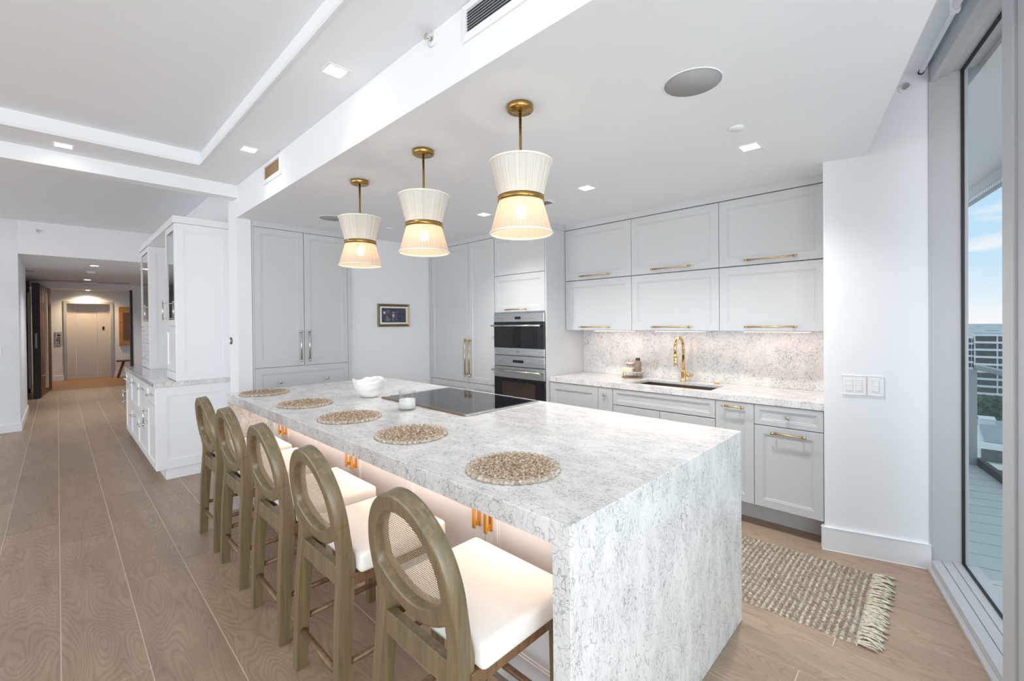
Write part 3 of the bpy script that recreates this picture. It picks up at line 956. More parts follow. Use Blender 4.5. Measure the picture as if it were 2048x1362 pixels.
for i in range(2): mark(0.192, 0.222, 0.172 - i * 0.010, 0.176 - i * 0.010)
for i in range(7): mark(0.090 + rr.random() * 0.02, 0.135 + rr.random() * 0.03, 0.068 + i * 0.009, 0.0695 + i * 0.009)
for i in range(8): mark(0.192, 0.205 + rr.random() * 0.022, 0.070 + i * 0.008, 0.072 + i * 0.008)
for i in range(6): mark(0.235, 0.245 + rr.random() * 0.03, 0.085 + i * 0.018, 0.0865 + i * 0.018)
for i in range(5): mark(0.115, 0.14 + rr.random() * 0.02, 0.165 + i * 0.007, 0.166 + i * 0.007)
mk.build('print_marks', M['printwhite'], pr)

# ---- pantry
YF = 3.377        # carcass front; door faces at 3.357
pn = thing('pantry_cabinet', 'tall pale grey pantry cabinet with two long upright pulls left of the ovens', 'cabinet', (-4.1, 3.68, 0))
MB().box(-4.712, -3.507, YF, 3.99, 0.0, 2.44).build('body', M['grey'], pn)
st = MB(); st.box(-4.712, -4.674, 3.357, YF, 0.1, 2.44).box(-4.674, -3.507, 3.355, YF, 2.387, 2.44)
st.build('face_frame', M['grey'], pn)
front(pn, 'door', S(-4.672, YF, 0.757), 0.730, 1.628, M['grey'], ((0.692, 0.075), (0.692, 0.51)), 'pull', hr=0.008)
front(pn, 'door', S(-3.940, YF, 0.757), 0.432, 1.628, M['grey'], ((0.036, 0.075), (0.036, 0.51)), 'pull', hr=0.008)
front(pn, 'door', S(-4.672, YF, 0.10), 0.730, 0.654, M['grey'])
front(pn, 'door', S(-3.940, YF, 0.10), 0.432, 0.654, M['grey'])

# ---- oven tower
ot = thing('oven_tower', 'pale grey tower cabinet holding the two stacked ovens', 'cabinet', (-3.14, 3.68, 0))
tb = MB()
tb.box(-3.497, -2.786, YF + 0.31, 3.985, 0.0, 2.439)                                     # back of the carcass
tb.box(-3.503, -3.497, YF, 3.70, 0.0, 2.44).box(-2.785, -2.768, 3.359, 3.99, 0.0, 2.44)  # sides
tb.box(-3.497, -2.785, YF, 3.70, 1.552, 2.44).box(-3.497, -2.785, YF, 3.70, 0.0, 0.40)
tb.build('body', M['grey'], ot)
MB().box(-3.505, -2.766, 3.355, YF, 2.387, 2.44).box(-2.768, -2.756, 3.355, 3.648, 2.387, 2.44).build('face_frame', M['grey'], ot)
front(ot, 'flap_door', S(-3.501, YF, 1.958), 0.714, 0.427, M['grey'], fr=0.058)
front(ot, 'flap_door', S(-3.501, YF, 1.562), 0.714, 0.393, M['grey'], ((0.19, 0.026), (0.495, 0.026)), fr=0.058)
front(ot, 'drawer', S(-3.501, YF, 0.10), 0.714, 0.30, M['grey'], None, 'nickel', [(0.35, 0.2)])


def oven(name, label, z0, z1, zg0, zg1, zh, disp, win):
    r = thing(name, label, 'oven', (-3.14, 3.5, z0))
    x0, x1 = -3.495, -2.787
    yf = 3.340
    MB().box(x0 + 0.02, x1 - 0.02, 3.362, 3.66, z0 + 0.004, z1 - 0.004).build('body', M['black'], r)
    cp = MB().box(x0, x1, yf, 3.362, max(zg1, disp[2]) if disp[2] > zg1 else zg1, z1, 0.002, 1)
    c = cp.build('control_panel', M['steel'], r)
    d = MB(); d.loops(S((x0 + x1) / 2 - disp[0] / 2, yf - 0.0002, disp[1] - 0.014), [(0, disp[0], 0, 0.028, -0.002), (0, disp[0], 0, 0.028, 0.0008)])
    d.build('display', M['blackglass'], c)
    for i in range(6):
        MB().loops(S((x0 + x1) / 2 - 0.26 + i * 0.024 + (0.33 if i > 2 else 0), yf, disp[1] - 0.006), [(0, 0.012, 0, 0.003, -0.001), (0, 0.012, 0, 0.003, 0.0006)]).build('control_mark', M['black'], c) if i in (0, 1, 4, 5) else None
    if disp[2] > zg1:                                                                  # separate door under the control panel
        dr = MB().box(x0, x1, yf - 0.006, 3.362, zg1, disp[2] - 0.005, 0.002, 1).build('door', M['steel'], r)
    else:
        dr = MB().box(x0, x1, yf, 3.362, z0, zg0, 0.002, 1).build('door', M['steel'], r)
    g = MB().box(x0, x1, yf - 0.002, 3.362, zg0, zg1, 0.001, 1).build('glass', M['blackglass'], dr)
    if win:
        MB().loops(S(x0 + 0.12, yf - 0.002, zg0 + 0.05), [(0, 0.47, 0, zg1 - zg0 - 0.09, -0.001), (0, 0.47, 0, zg1 - zg0 - 0.09, 0.0008)]).build('window', M['ovenglass'], dr)
    hb = MB(); hb.tube([(x0 + 0.012, yf - 0.055, zh), (x1 - 0.012, yf - 0.055, zh)], 0.0095, 14)
    for x in (x0 + 0.035, x1 - 0.035): hb.tube([(x, yf - 0.055, zh), (x, yf, zh)], 0.007, 10)
    hb.build('handle', M['nickel'], dr)
    return r, dr, c


sp_, sd, sc_ = oven('speed_oven', 'upper stainless speed oven with a dark glass door, above the taller oven', 1.107, 1.549, 1.185, 1.457, 1.418, (0.082, 1.498, 0), False)
MB().loops(S(-3.158, 3.3398, 1.141), [(0, 0.036, 0, 0.009, -0.001), (0, 0.036, 0, 0.009, 0.0005)]).build('maker_badge', M['bronze_tone'], sd)
wo_, wd_, wc_ = oven('wall_oven', 'lower stainless wall oven with a window, beneath the speed oven', 0.405, 1.102, 0.46, 0.868, 0.946, (0.150, 1.045, 0.990), True)
MB().box(-3.495, -2.787, 3.334, 3.362, 0.41, 0.458, 0.002, 1).build('lower_rail', M['steel'], wd_)

# ---- lift-up wall cabinets over the sink, two rows of three
UY = 3.66
xs = [-2.763, -2.015, -1.252, -0.549]
hands = [(-2.569, -2.232), (-1.807, -1.470), (-1.056, -0.723)]
rows = [('upper row', 1.868, 2.383), ('lower row', 1.367, 1.864)]
places = ['left, next to the oven tower', 'middle, between its two neighbours', 'right, next to the white column']
for ri, (rn, z0, z1) in enumerate(rows):
    for ci in range(3):
        w_ = xs[ci + 1] - xs[ci]
        wc = thing('wall_cabinet', 'grey lift up wall cabinet, %s above the sink, %s' % (rn, places[ci]), 'cabinet',
                   ((xs[ci] + xs[ci + 1]) / 2, 3.83, z0), 'grey wall cabinets above the sink')
        MB().box(xs[ci] + 0.0005, xs[ci + 1] - 0.0005, UY + 0.0202, 3.985, z0, z1).build('body', M['grey'], wc)
        zh = (1.903 if ri == 0 else 1.400) - z0
        front(wc, 'door', S(xs[ci], UY + 0.02, z0), w_, z1 - z0, M['grey'], ((hands[ci][0] - xs[ci], zh), (hands[ci][1] - xs[ci], zh)), fr=0.062)
struct(MB().box(-2.755, -0.530, 3.648, 3.99, 2.386, 2.44).box(-0.549, -0.530, 3.66, 3.99, 1.367, 2.386).build('trim_10', M['grey']))

# ---- base cabinets
BY = 3.415        # carcass front; faces at 3.395
ZB, ZT = 0.158, 0.864
def base(name, label, x0, x1):
    t = thing(name, label, 'cabinet', ((x0 + x1) / 2, 3.7, 0))
    MB().box(x0 + 0.0005, x1 - 0.0005, BY + 0.0002, 3.985, ZB, ZT + 0.003).build('body', M['greybase'], t)
    MB().box(x0 + 0.0005, x1 - 0.0005, 3.56, 3.60, 0.0, ZB).build('toe_kick', M['greybase'], t)
    return t


b1 = base('base_cabinet', 'grey base cabinet with a plain panelled door beside the oven tower', -2.766, -2.208)
front(b1, 'door', S(-2.766, BY, ZB), 0.557, ZT - ZB, M['greybase'], fr=0.065)
b2 = base('pull_out_cabinet', 'very narrow grey base cabinet with one round knob', -2.208, -2.059)
front(b2, 'door', S(-2.208, BY, ZB), 0.148, ZT - ZB, M['greybase'], None, 'nickel', [(0.072, 0.643)], flat=True)
b3 = thing('sink_cabinet', 'wide grey base cabinet under the sink with a false drawer front', 'cabinet', (-1.626, 3.7, 0))
MB().box(-2.0585, -2.03, BY + 0.0002, 3.985, ZB, ZT + 0.003).box(-1.22, -1.1935, BY + 0.0002, 3.985, ZB, ZT + 0.003).box(-2.03, -1.22, BY + 0.0002, 3.985, ZB, ZB + 0.02).box(-2.03, -1.22, BY + 0.0002, BY + 0.02, ZT - 0.03, ZT + 0.002).build('body', M['greybase'], b3)
MB().box(-2.0585, -1.1935, 3.56, 3.60, 0.0, ZB).build('toe_kick', M['greybase'], b3)
front(b3, 'drawer_front', S(-2.058, BY, 0.724), 0.864, ZT - 0.724, M['greybase'], fr=0.036)
front(b3, 'door', S(-2.058, BY, ZB), 0.431, 0.563, M['greybase'], fr=0.06)
front(b3, 'door', S(-1.627, BY, ZB), 0.433, 0.563, M['greybase'], fr=0.06)
b4 = base('pull_out_cabinet', 'narrow grey base cabinet with a short brass pull right of the sink', -1.1935, -0.9335)
front(b4, 'door', S(-1.1935, BY, ZB), 0.26, ZT - ZB, M['greybase'], ((0.060, 0.674), (0.200, 0.674)), fr=0.058)
b5 = base('drawer_cabinet', 'grey base cabinet with drawer over door at the white column', -0.9335, -0.531)
front(b5, 'drawer', S(-0.9335, BY, 0.725), 0.402, ZT - 0.725, M['greybase'], None, 'nickel', [(0.206, 0.072)], fr=0.034)
front(b5, 'door', S(-0.9335, BY, ZB), 0.402, 0.564, M['greybase'], ((0.115, 0.525), (0.310, 0.525)), fr=0.055)

# ---- worktop with sink cut-out, backsplash
wt = MB()
gx = [-2.766, -1.925, -1.262, -0.529]; gy = [3.408, 3.492, 3.80, 3.97]; gz = (0.894, 0.914)
V_ = {(i, j, k): wt.bm.verts.new((gx[i], gy[j], gz[k])) for i in range(4) for j in range(4) for k in (0, 1)}
for i in range(3):
    for j in range(3):
        if (i, j) == (1, 1): continue
        for k in (0, 1): wt.bm.faces.new((V_[i, j, k], V_[i + 1, j, k], V_[i + 1, j + 1, k], V_[i, j + 1, k]))
for a_, b_ in (((1, 1), (2, 1)), ((2, 1), (2, 2)), ((2, 2), (1, 2)), ((1, 2), (1, 1))) + tuple(((i, 3), (i + 1, 3)) for i in range(3)):
    wt.bm.faces.new((V_[a_ + (0,)], V_[b_ + (0,)], V_[b_ + (1,)], V_[a_ + (1,)]))
wt.box(-2.766, -0.529, 3.388, 3.4081, 0.868, 0.914)
o = wt.build('worktop', M['stone']); tag(o, 'long stone worktop along the wall holding the sink', 'worktop')
o = MB().box(-2.766, -0.529, 3.972, 3.999, 0.9145, 1.366).build('backsplash', M['stone']); tag(o, 'veined stone splashback on the wall behind the gold tap', 'backsplash')

# ---- sink, tap, air button
sk = MB()
x0, x1, y0, y1, zb = -1.922, -1.265, 3.495, 3.797, 0.70
sk.loops(lambda u, v, d: (u, v, d), [(x0 - 0.012, x1 + 0.012, y0 - 0.012, y1 + 0.012, 0.8932), (x0, x1, y0, y1, 0.8932), (x0 + 0.004, x1 - 0.004, y0 + 0.004, y1 - 0.004, zb + 0.01), (x0 + 0.02, x1 - 0.02, y0 + 0.02, y1 - 0.02, zb)])
sk.recalc = False
o = sk.build('sink', M['sink']); tag(o, 'rectangular steel sink set below the stone worktop', 'sink')
tp = thing('kitchen_tap', 'polished gold swan neck kitchen tap standing behind the sink', 'tap', (-1.635, 3.885, 0.9142))
MB().lathe([(0.027, 0), (0.027, 0.006), (0.021, 0.010), (0.021, 0.085), (0.017, 0.092), (0.013, 0.10)], (-1.635, 3.885, 0.9142), 24).build('base', M['gold'], tp)
pts = [(-1.635, 3.885, 1.0)]
for i in range(19):
    a_ = PI * (i / 18) * 1.06
    pts.append((-1.635, 3.885 - 0.085 + 0.085 * math.cos(a_), 1.215 + 0.085 * math.sin(a_)))
e_ = Vector(pts[-1]); dr_ = (e_ - Vector(pts[-2])).normalized()
pts.append(tuple(e_ + dr_ * 0.03))
MB().tube(pts, 0.0125, 16).build('spout', M['gold'], tp)
q0 = e_ + dr_ * 0.028; q1 = q0 + dr_ * 0.10; q2 = q1 + dr_ * 0.008
MB().tube([q0, q0 + dr_ * 0.06, q1, q1 + dr_ * 0.002, q2], [0.0155, 0.0165, 0.018, 0.021, 0.021], 18).build('spray_head', M['gold'], tp)
hb = MB(); hb.tube([(-1.625, 3.885, 0.972), (-1.575, 3.885, 0.972)], 0.0135, 16); hb.tube([(-1.578, 3.885, 0.972), (-1.566, 3.885, 0.974), (-1.545, 3.86, 0.978)], [0.015, 0.014, 0.006], 12)
hb.build('lever', M['gold'], tp)
o = MB().lathe([(0.020, 0), (0.020, 0.006), (0.014, 0.009), (0.014, 0.011)], (-1.355, 3.90, 0.9142), 20).build('air_button', M['gold']); tag(o, 'small gold button on the worktop right of the tap', 'button')

# ---- caddy left of the sink
cx, cy, cz = -2.115, 3.845, 0.9142
cd = thing('tray_stand', 'small taupe raised tray stand on the worktop left of the sink', 'stand', (cx, cy, cz))
MB().lathe([(0.0, 0), (0.098, 0), (0.100, 0.004), (0.098, 0.008), (0.0, 0.008)], (cx, cy, cz), 36).build('base', M['caddywood'], cd)
for k in range(5):
    a_ = 2 * PI * k / 5 + 0.3
    MB().tube([(cx + 0.088 * math.cos(a_), cy + 0.088 * math.sin(a_), cz + 0.007), (cx + 0.092 * math.cos(a_), cy + 0.092 * math.sin(a_), cz + 0.052)], 0.0025, 8).build('leg', M['caddywood'], cd)
MB().lathe([(0.0, 0.052), (0.098, 0.052), (0.108, 0.058), (0.104, 0.060), (0.096, 0.056), (0.0, 0.056)], (cx, cy, cz), 36).build('tray', M['towel'], cd)
for i in range(2):
    o = MB().box(cx - 0.082, cx + 0.028, cy - 0.060, cy + 0.020, cz + 0.0575 + i * 0.018, cz + 0.0745 + i * 0.018, 0.006, 3).build('folded_cloth', M['towel'])
    tag(o, ['folded cream cloth lying directly on the raised tray', 'upper folded cream cloth, on top of the other cloth'][i], 'cloth', 'folded cloths on the tray stand')
bt = thing('soap_bottle', 'smoky brown soap bottle standing on the raised tray by the sink', 'bottle', (cx + 0.065, cy - 0.01, cz + 0.057))
MB().lathe([(0.0, 0), (0.031, 0), (0.033, 0.004), (0.033, 0.085), (0.026, 0.104), (0.020, 0.110)], (cx + 0.065, cy - 0.01, cz + 0.057), 28).build('body', M['soap'], bt)
MB().lathe([(0.020, 0.110), (0.022, 0.112), (0.022, 0.132), (0.0, 0.134)], (cx + 0.065, cy - 0.01, cz + 0.057), 24).build('cap', M['darkedge'], bt)
sd_ = thing('soap_dish', 'shallow cream dish on a wire foot behind the folded cloths', 'dish', (cx - 0.03, cy + 0.05, cz + 0.057))
ft = MB()
for k in range(4):
    a_ = PI / 4 + k * PI / 2
    ft.tube([(cx - 0.03 + 0.045 * math.cos(a_), cy + 0.05 + 0.033 * math.sin(a_), cz + 0.057), (cx - 0.03 + 0.050 * math.cos(a_), cy + 0.05 + 0.037 * math.sin(a_), cz + 0.118)], 0.0025, 8)
ft.tube([(cx - 0.03 + 0.050 * math.cos(2 * PI * k / 24), cy + 0.05 + 0.037 * math.sin(2 * PI * k / 24), cz + 0.118) for k in range(24)], 0.003, 8, True)
ft.build('wire_foot', M['caddywood'], sd_)
MB().lathe([(0.0, 0.118), (0.035, 0.118), (0.060, 0.136), (0.057, 0.138), (0.034, 0.122), (0.0, 0.121)], (cx - 0.03, cy + 0.05, cz), 28).build('bowl', M['towel'], sd_)

# ---- slim lights under the wall cabinets
for i, (xa, xb) in enumerate([(-2.50, -2.05), (-1.86, -1.40), (-1.12, -0.66)]):
    ul = thing('under_cabinet_light', 'slim warm light bar under the %s lower wall cabinet' % ['left', 'middle', 'right'][i], 'light', ((xa + xb) / 2, 3.80, 1.357), 'light bars under the wall cabinets')
    MB().box(xa, xb, 3.775, 3.825, 1.359, 1.3668, 0.001, 1).build('housing', M['plastic'], ul)
    MB().box(xa + 0.01, xb - 0.01, 3.782, 3.818, 1.3565, 1.359).build('diffuser', M['warmstrip'], ul)
    d = bpy.data.lights.new('warm_glow', 'AREA'); d.shape = 'RECTANGLE'; d.size = xb - xa + 0.2; d.size_y = 0.06; d.energy = 0.31; d.color = (1.0, 0.70, 0.54)
    lo = bpy.data.objects.new('warm_glow', d); COL.objects.link(lo); lo.parent = ul; lo.location = (0, 0, -0.006)

# ================================================================== THE ISLAND
IX0, IX1, IY0, IY1, IZ = -4.021, -0.6875, 0.922, 2.294, 0.914
iw = MB()
T = 0.0645
prof = [(IX0, 0.0), (IX0, IZ), (IX1, IZ), (IX1, 0.0), (IX1 - 0.061, 0.0), (IX1 - 0.061, IZ - T), (IX0 + 0.061, IZ - T), (IX0 + 0.061, 0.0)]
lo_ = [iw.bm.verts.new((p[0], IY0, p[1])) for p in prof]; hi_ = [iw.bm.verts.new((p[0], IY1, p[1])) for p in prof]
for vs8 in (lo_, hi_):
    for q in ((0, 1, 6, 7), (1, 2, 5, 6), (2, 3, 4, 5)): iw.bm.faces.new([vs8[k] for k in q])
for k in range(8): iw.bm.faces.new((lo_[k], lo_[(k + 1) % 8], hi_[(k + 1) % 8], hi_[k]))
bmesh.ops.recalc_face_normals(iw.bm, faces=iw.bm.faces[:])
be_ = [e for e in iw.bm.edges if e.calc_length() > 0.5 and len(e.link_faces) == 2 and e.link_faces[0].normal.dot(e.link_faces[1].normal) < 0.5]
bmesh.ops.bevel(iw.bm, geom=be_, offset=0.0018, segments=1, affect='EDGES')
o = iw.build('island_worktop', M['stone']); tag(o, 'big veined stone island top with waterfall ends down to the floor', 'worktop')
ol = thing('socket_outlet', 'stone coloured socket plate flush on the near waterfall end of the island', 'socket', (IX1, 1.642, 0.733))
MB().box(IX1, IX1 + 0.006, 1.606, 1.677, 0.675, 0.791, 0.002, 1).build('plate', M['stone'], ol)
for z in (0.712, 0.754):
    so = MB().box(IX1 + 0.005, IX1 + 0.0068, 1.628, 1.656, z - 0.012, z + 0.012, 0.0006, 1).build('socket_face', M['stone'], ol)
    for y in (1.637, 1.647): MB().box(IX1 + 0.0060, IX1 + 0.0072, y - 0.001, y + 0.001, z - 0.002, z + 0.006).build('slot', M['gap'], so)

IC = 1.222       # seat-side door face
labs = ['island cabinet nearest the camera, pale with amber tabs', 'middle island cabinet, pale with amber tabs behind the centre stool', 'island cabinet at the far end, pale with amber tabs']
xe = [(-0.7492, -1.945), (-1.945, -3.095), (-3.095, -3.9595)]
mids = [-1.345, -2.50, -3.64]
for i, (b_, a_) in enumerate(xe):
    ic = thing('island_cabinet', labs[i], 'cabinet', ((a_ + b_) / 2, 1.7, 0), 'cabinets in the island')
    MB().box(a_ + 0.001, b_ - 0.001, IC + 0.0205, 2.25, 0.10, IZ - T - 0.001).build('body', M['taupe'], ic)
    MB().box(a_ + 0.001, b_ - 0.001, IC + 0.035, 2.20, 0.0, 0.10).build('plinth', M['taupe'], ic)
    m_ = mids[i]
    for (p, q, hx) in ((a_, m_, m_ - a_ - 0.035), (m_, b_, 0.035)):
        dd = front(ic, 'door', S(p, IC + 0.02, 0.10), q - p, IZ - T - 0.105, M['taupe'], fr=0.07)
        hm = MB(); PP = S(p, IC, 0.10)
        hm.box(p + hx - 0.010, p + hx + 0.010, IC - 0.004, IC + 0.001, 0.600, 0.740, 0.001, 1)
        hm.box(p + hx - 0.006, p + hx + 0.006, IC - 0.028, IC - 0.003, 0.606, 0.628, 0.002, 1)
        hm.box(p + hx - 0.010, p + hx + 0.010, IC - 0.033, IC - 0.026, 0.598, 0.742, 0.002, 1)
        hm.build('tab_handle', M['amber'], dd)

us = thing('under_counter_light', 'warm light strip under the island overhang above the seats', 'light', (-2.35, 1.16, IZ - T - 0.006))
MB().box(-3.90, -0.80, 1.152, 1.168, IZ - T - 0.008, IZ - T - 0.0004, 0.001, 1).build('profile', M['plastic'], us)
MB().box(-3.89, -0.81, 1.155, 1.165, IZ - T - 0.0095, IZ - T - 0.008).build('diffuser', M['warmstrip'], us)
d = bpy.data.lights.new('warm_glow', 'AREA'); d.shape = 'RECTANGLE'; d.size = 3.0; d.size_y = 0.02; d.energy = 3.0; d.color = (1.0, 0.78, 0.62)
lo = bpy.data.objects.new('warm_glow', d); COL.objects.link(lo); lo.parent = us; lo.location = (0, 0, -0.006)

# ---- cooktop
ck = thing('cooktop', 'black glass induction cooktop with metal edges set into the island', 'cooktop', (-2.40, 1.94, IZ))
MB().box(-2.868, -1.948, 1.640, 2.245, IZ + 0.0002, IZ + 0.008, 0.001, 1).build('glass', M['blackglass'], ck)
MB().box(-1.948, -1.925, 1.622, 2.247, IZ + 0.0002, IZ + 0.010, 0.002, 1).build('side_trim', M['nickel'], ck)
MB().box(-2.89, -2.868, 1.70, 2.247, IZ + 0.0002, IZ + 0.010, 0.002, 1).build('side_trim', M['nickel'], ck)
MB().box(-2.872, -1.948, 1.618, 1.6405, IZ + 0.0002, IZ + 0.011, 0.002, 1).build('front_trim', M['bronze_tone'], ck)  # stainless edge; the bronze tone paints in its warm reflection

# ---- bowl
def bowl_prof():
    return [(0.0, 0.0), (0.046, 0.0), (0.060, 0.006), (0.086, 0.036), (0.104, 0.072), (0.116, 0.106), (0.123, 0.128), (0.118, 0.128), (0.106, 0.10), (0.086, 0.055), (0.055, 0.018), (0.0, 0.012)]
bm_ = MB()
bc = (-3.0, 1.60, IZ + 0.0003)
pf = bowl_prof()
bm_.lathe(pf, bc, 72, mod=lambda th, i: 1 + (0.035 * math.sin(5 * th + 0.6) + 0.02 * math.sin(9 * th)) * (pf[i][1] / 0.128) ** 2)
for v in bm_.bm.verts:
    th = math.atan2(v.co.y - bc[1], v.co.x - bc[0]); k = ((v.co.z - bc[2]) / 0.128)
    if k > 0: v.co.z += k * k * (0.009 * math.sin(3 * th + 1.0) + 0.004 * math.sin(7 * th) + 0.002 * math.sin(13 * th + 2))
o = bm_.build('scalloped_bowl', M['alab']); tag(o, 'white marbled bowl with a wavy lip on the island', 'bowl')

# ---- candle
cdl = thing('jar_candle', 'white candle in a clear ribbed glass on the island before the cooktop', 'candle', (-2.372, 1.515, IZ + 0.0003))
c0 = (-2.372, 1.515, IZ + 0.0003)
MB().lathe([(0.0, 0.0), (0.050, 0.0), (0.0535, 0.003), (0.0535, 0.116), (0.052, 0.118), (0.0505, 0.116), (0.0505, 0.010), (0.0, 0.009)], c0, 48, mod=lambda th, i: 1 + (0.012 * math.sin(24 * th) if i in (2, 3) else 0)).build('glass', M['clear'], cdl)
wx = MB().lathe([(0.0, 0.0105), (0.0495, 0.0105), (0.0498, 0.064), (0.046, 0.065), (0.0, 0.063)], c0, 36); wx.tube([(c0[0], c0[1], c0[2] + 0.062), (c0[0] + 0.001, c0[1], c0[2] + 0.076)], 0.0012, 6)
wx.build('wax', M['wax'], cdl)

# ---- crocheted place mats
def mat_mesh(seed):
    rnd = random.Random(seed)
    mb = MB(); bm = mb.bm
    NR, NT, R_ = 40, 230, 0.166
    scal = 34
    rings = []
    for i in range(NR + 1):
        rr_ = i / NR
        ring = []
        for k in range(NT):
            th = 2 * PI * k / NT
            edge = 1 + 0.055 * abs(math.sin(scal / 2 * th)) * rr_ ** 6
            wob = 1 + 0.012 * math.sin(3 * th + seed) * rr_
            r = R_ * rr_ * edge * wob
            petals = int(10 + 22 * rr_)
            tw = 0.5 + 0.5 * math.cos(petals * th + 2.2 * math.floor(rr_ * 6))
            ringw = abs(math.sin(PI * rr_ * 6))
            z = 0.008 + 0.0065 * ringw * (0.2 + 0.8 * tw) + rnd.uniform(-0.0014, 0.0014)
            if rr_ > 0.9: z = 0.005 + 0.011 * math.sqrt(max(0, abs(math.sin(scal / 2 * th)))) * math.sin(PI * min(1, (1 - rr_) / 0.1 * 0.5 + 0.5))
            if i == NR: z = 0.001
            ring.append(bm.verts.new((math.cos(th) * r, math.sin(th) * r, z)))
        rings.append(ring)
    for A, B in zip(rings[1:], rings[2:]):
        for k in range(NT):
            f = bm.faces.new((A[k], A[(k + 1) % NT], B[(k + 1) % NT], B[k])); f.smooth = True
    c = bm.verts.new((0, 0, 0.008))
    for k in range(NT):
        f = bm.faces.new((c, rings[1][k], rings[1][(k + 1) % NT])); f.smooth = True
    bm.faces.new(list(reversed(rings[-1])))
    return mb


mp_ = [(-1.115, 1.155), (-1.812, 1.178), (-2.408, 1.160), (-3.050, 1.160), (-3.79, 1.130)]
ml = ['woven round place mat nearest the camera on the island', 'woven round place mat second from the camera', 'woven round place mat in the middle of the row of five',
      'woven round place mat second from the far end of the island', 'woven round place mat at the far end of the island']
m0 = mat_mesh(1).build('place_mat', M['mat'])
for i, (x, y) in enumerate(mp_):
    o = m0 if i == 0 else m0.copy()
    if i: COL.objects.link(o)
    o.location = (x, y, IZ + 0.0003); o.rotation_euler.z = i * 1.3
    tag(o, ml[i], 'place mat', 'woven place mats on the island')

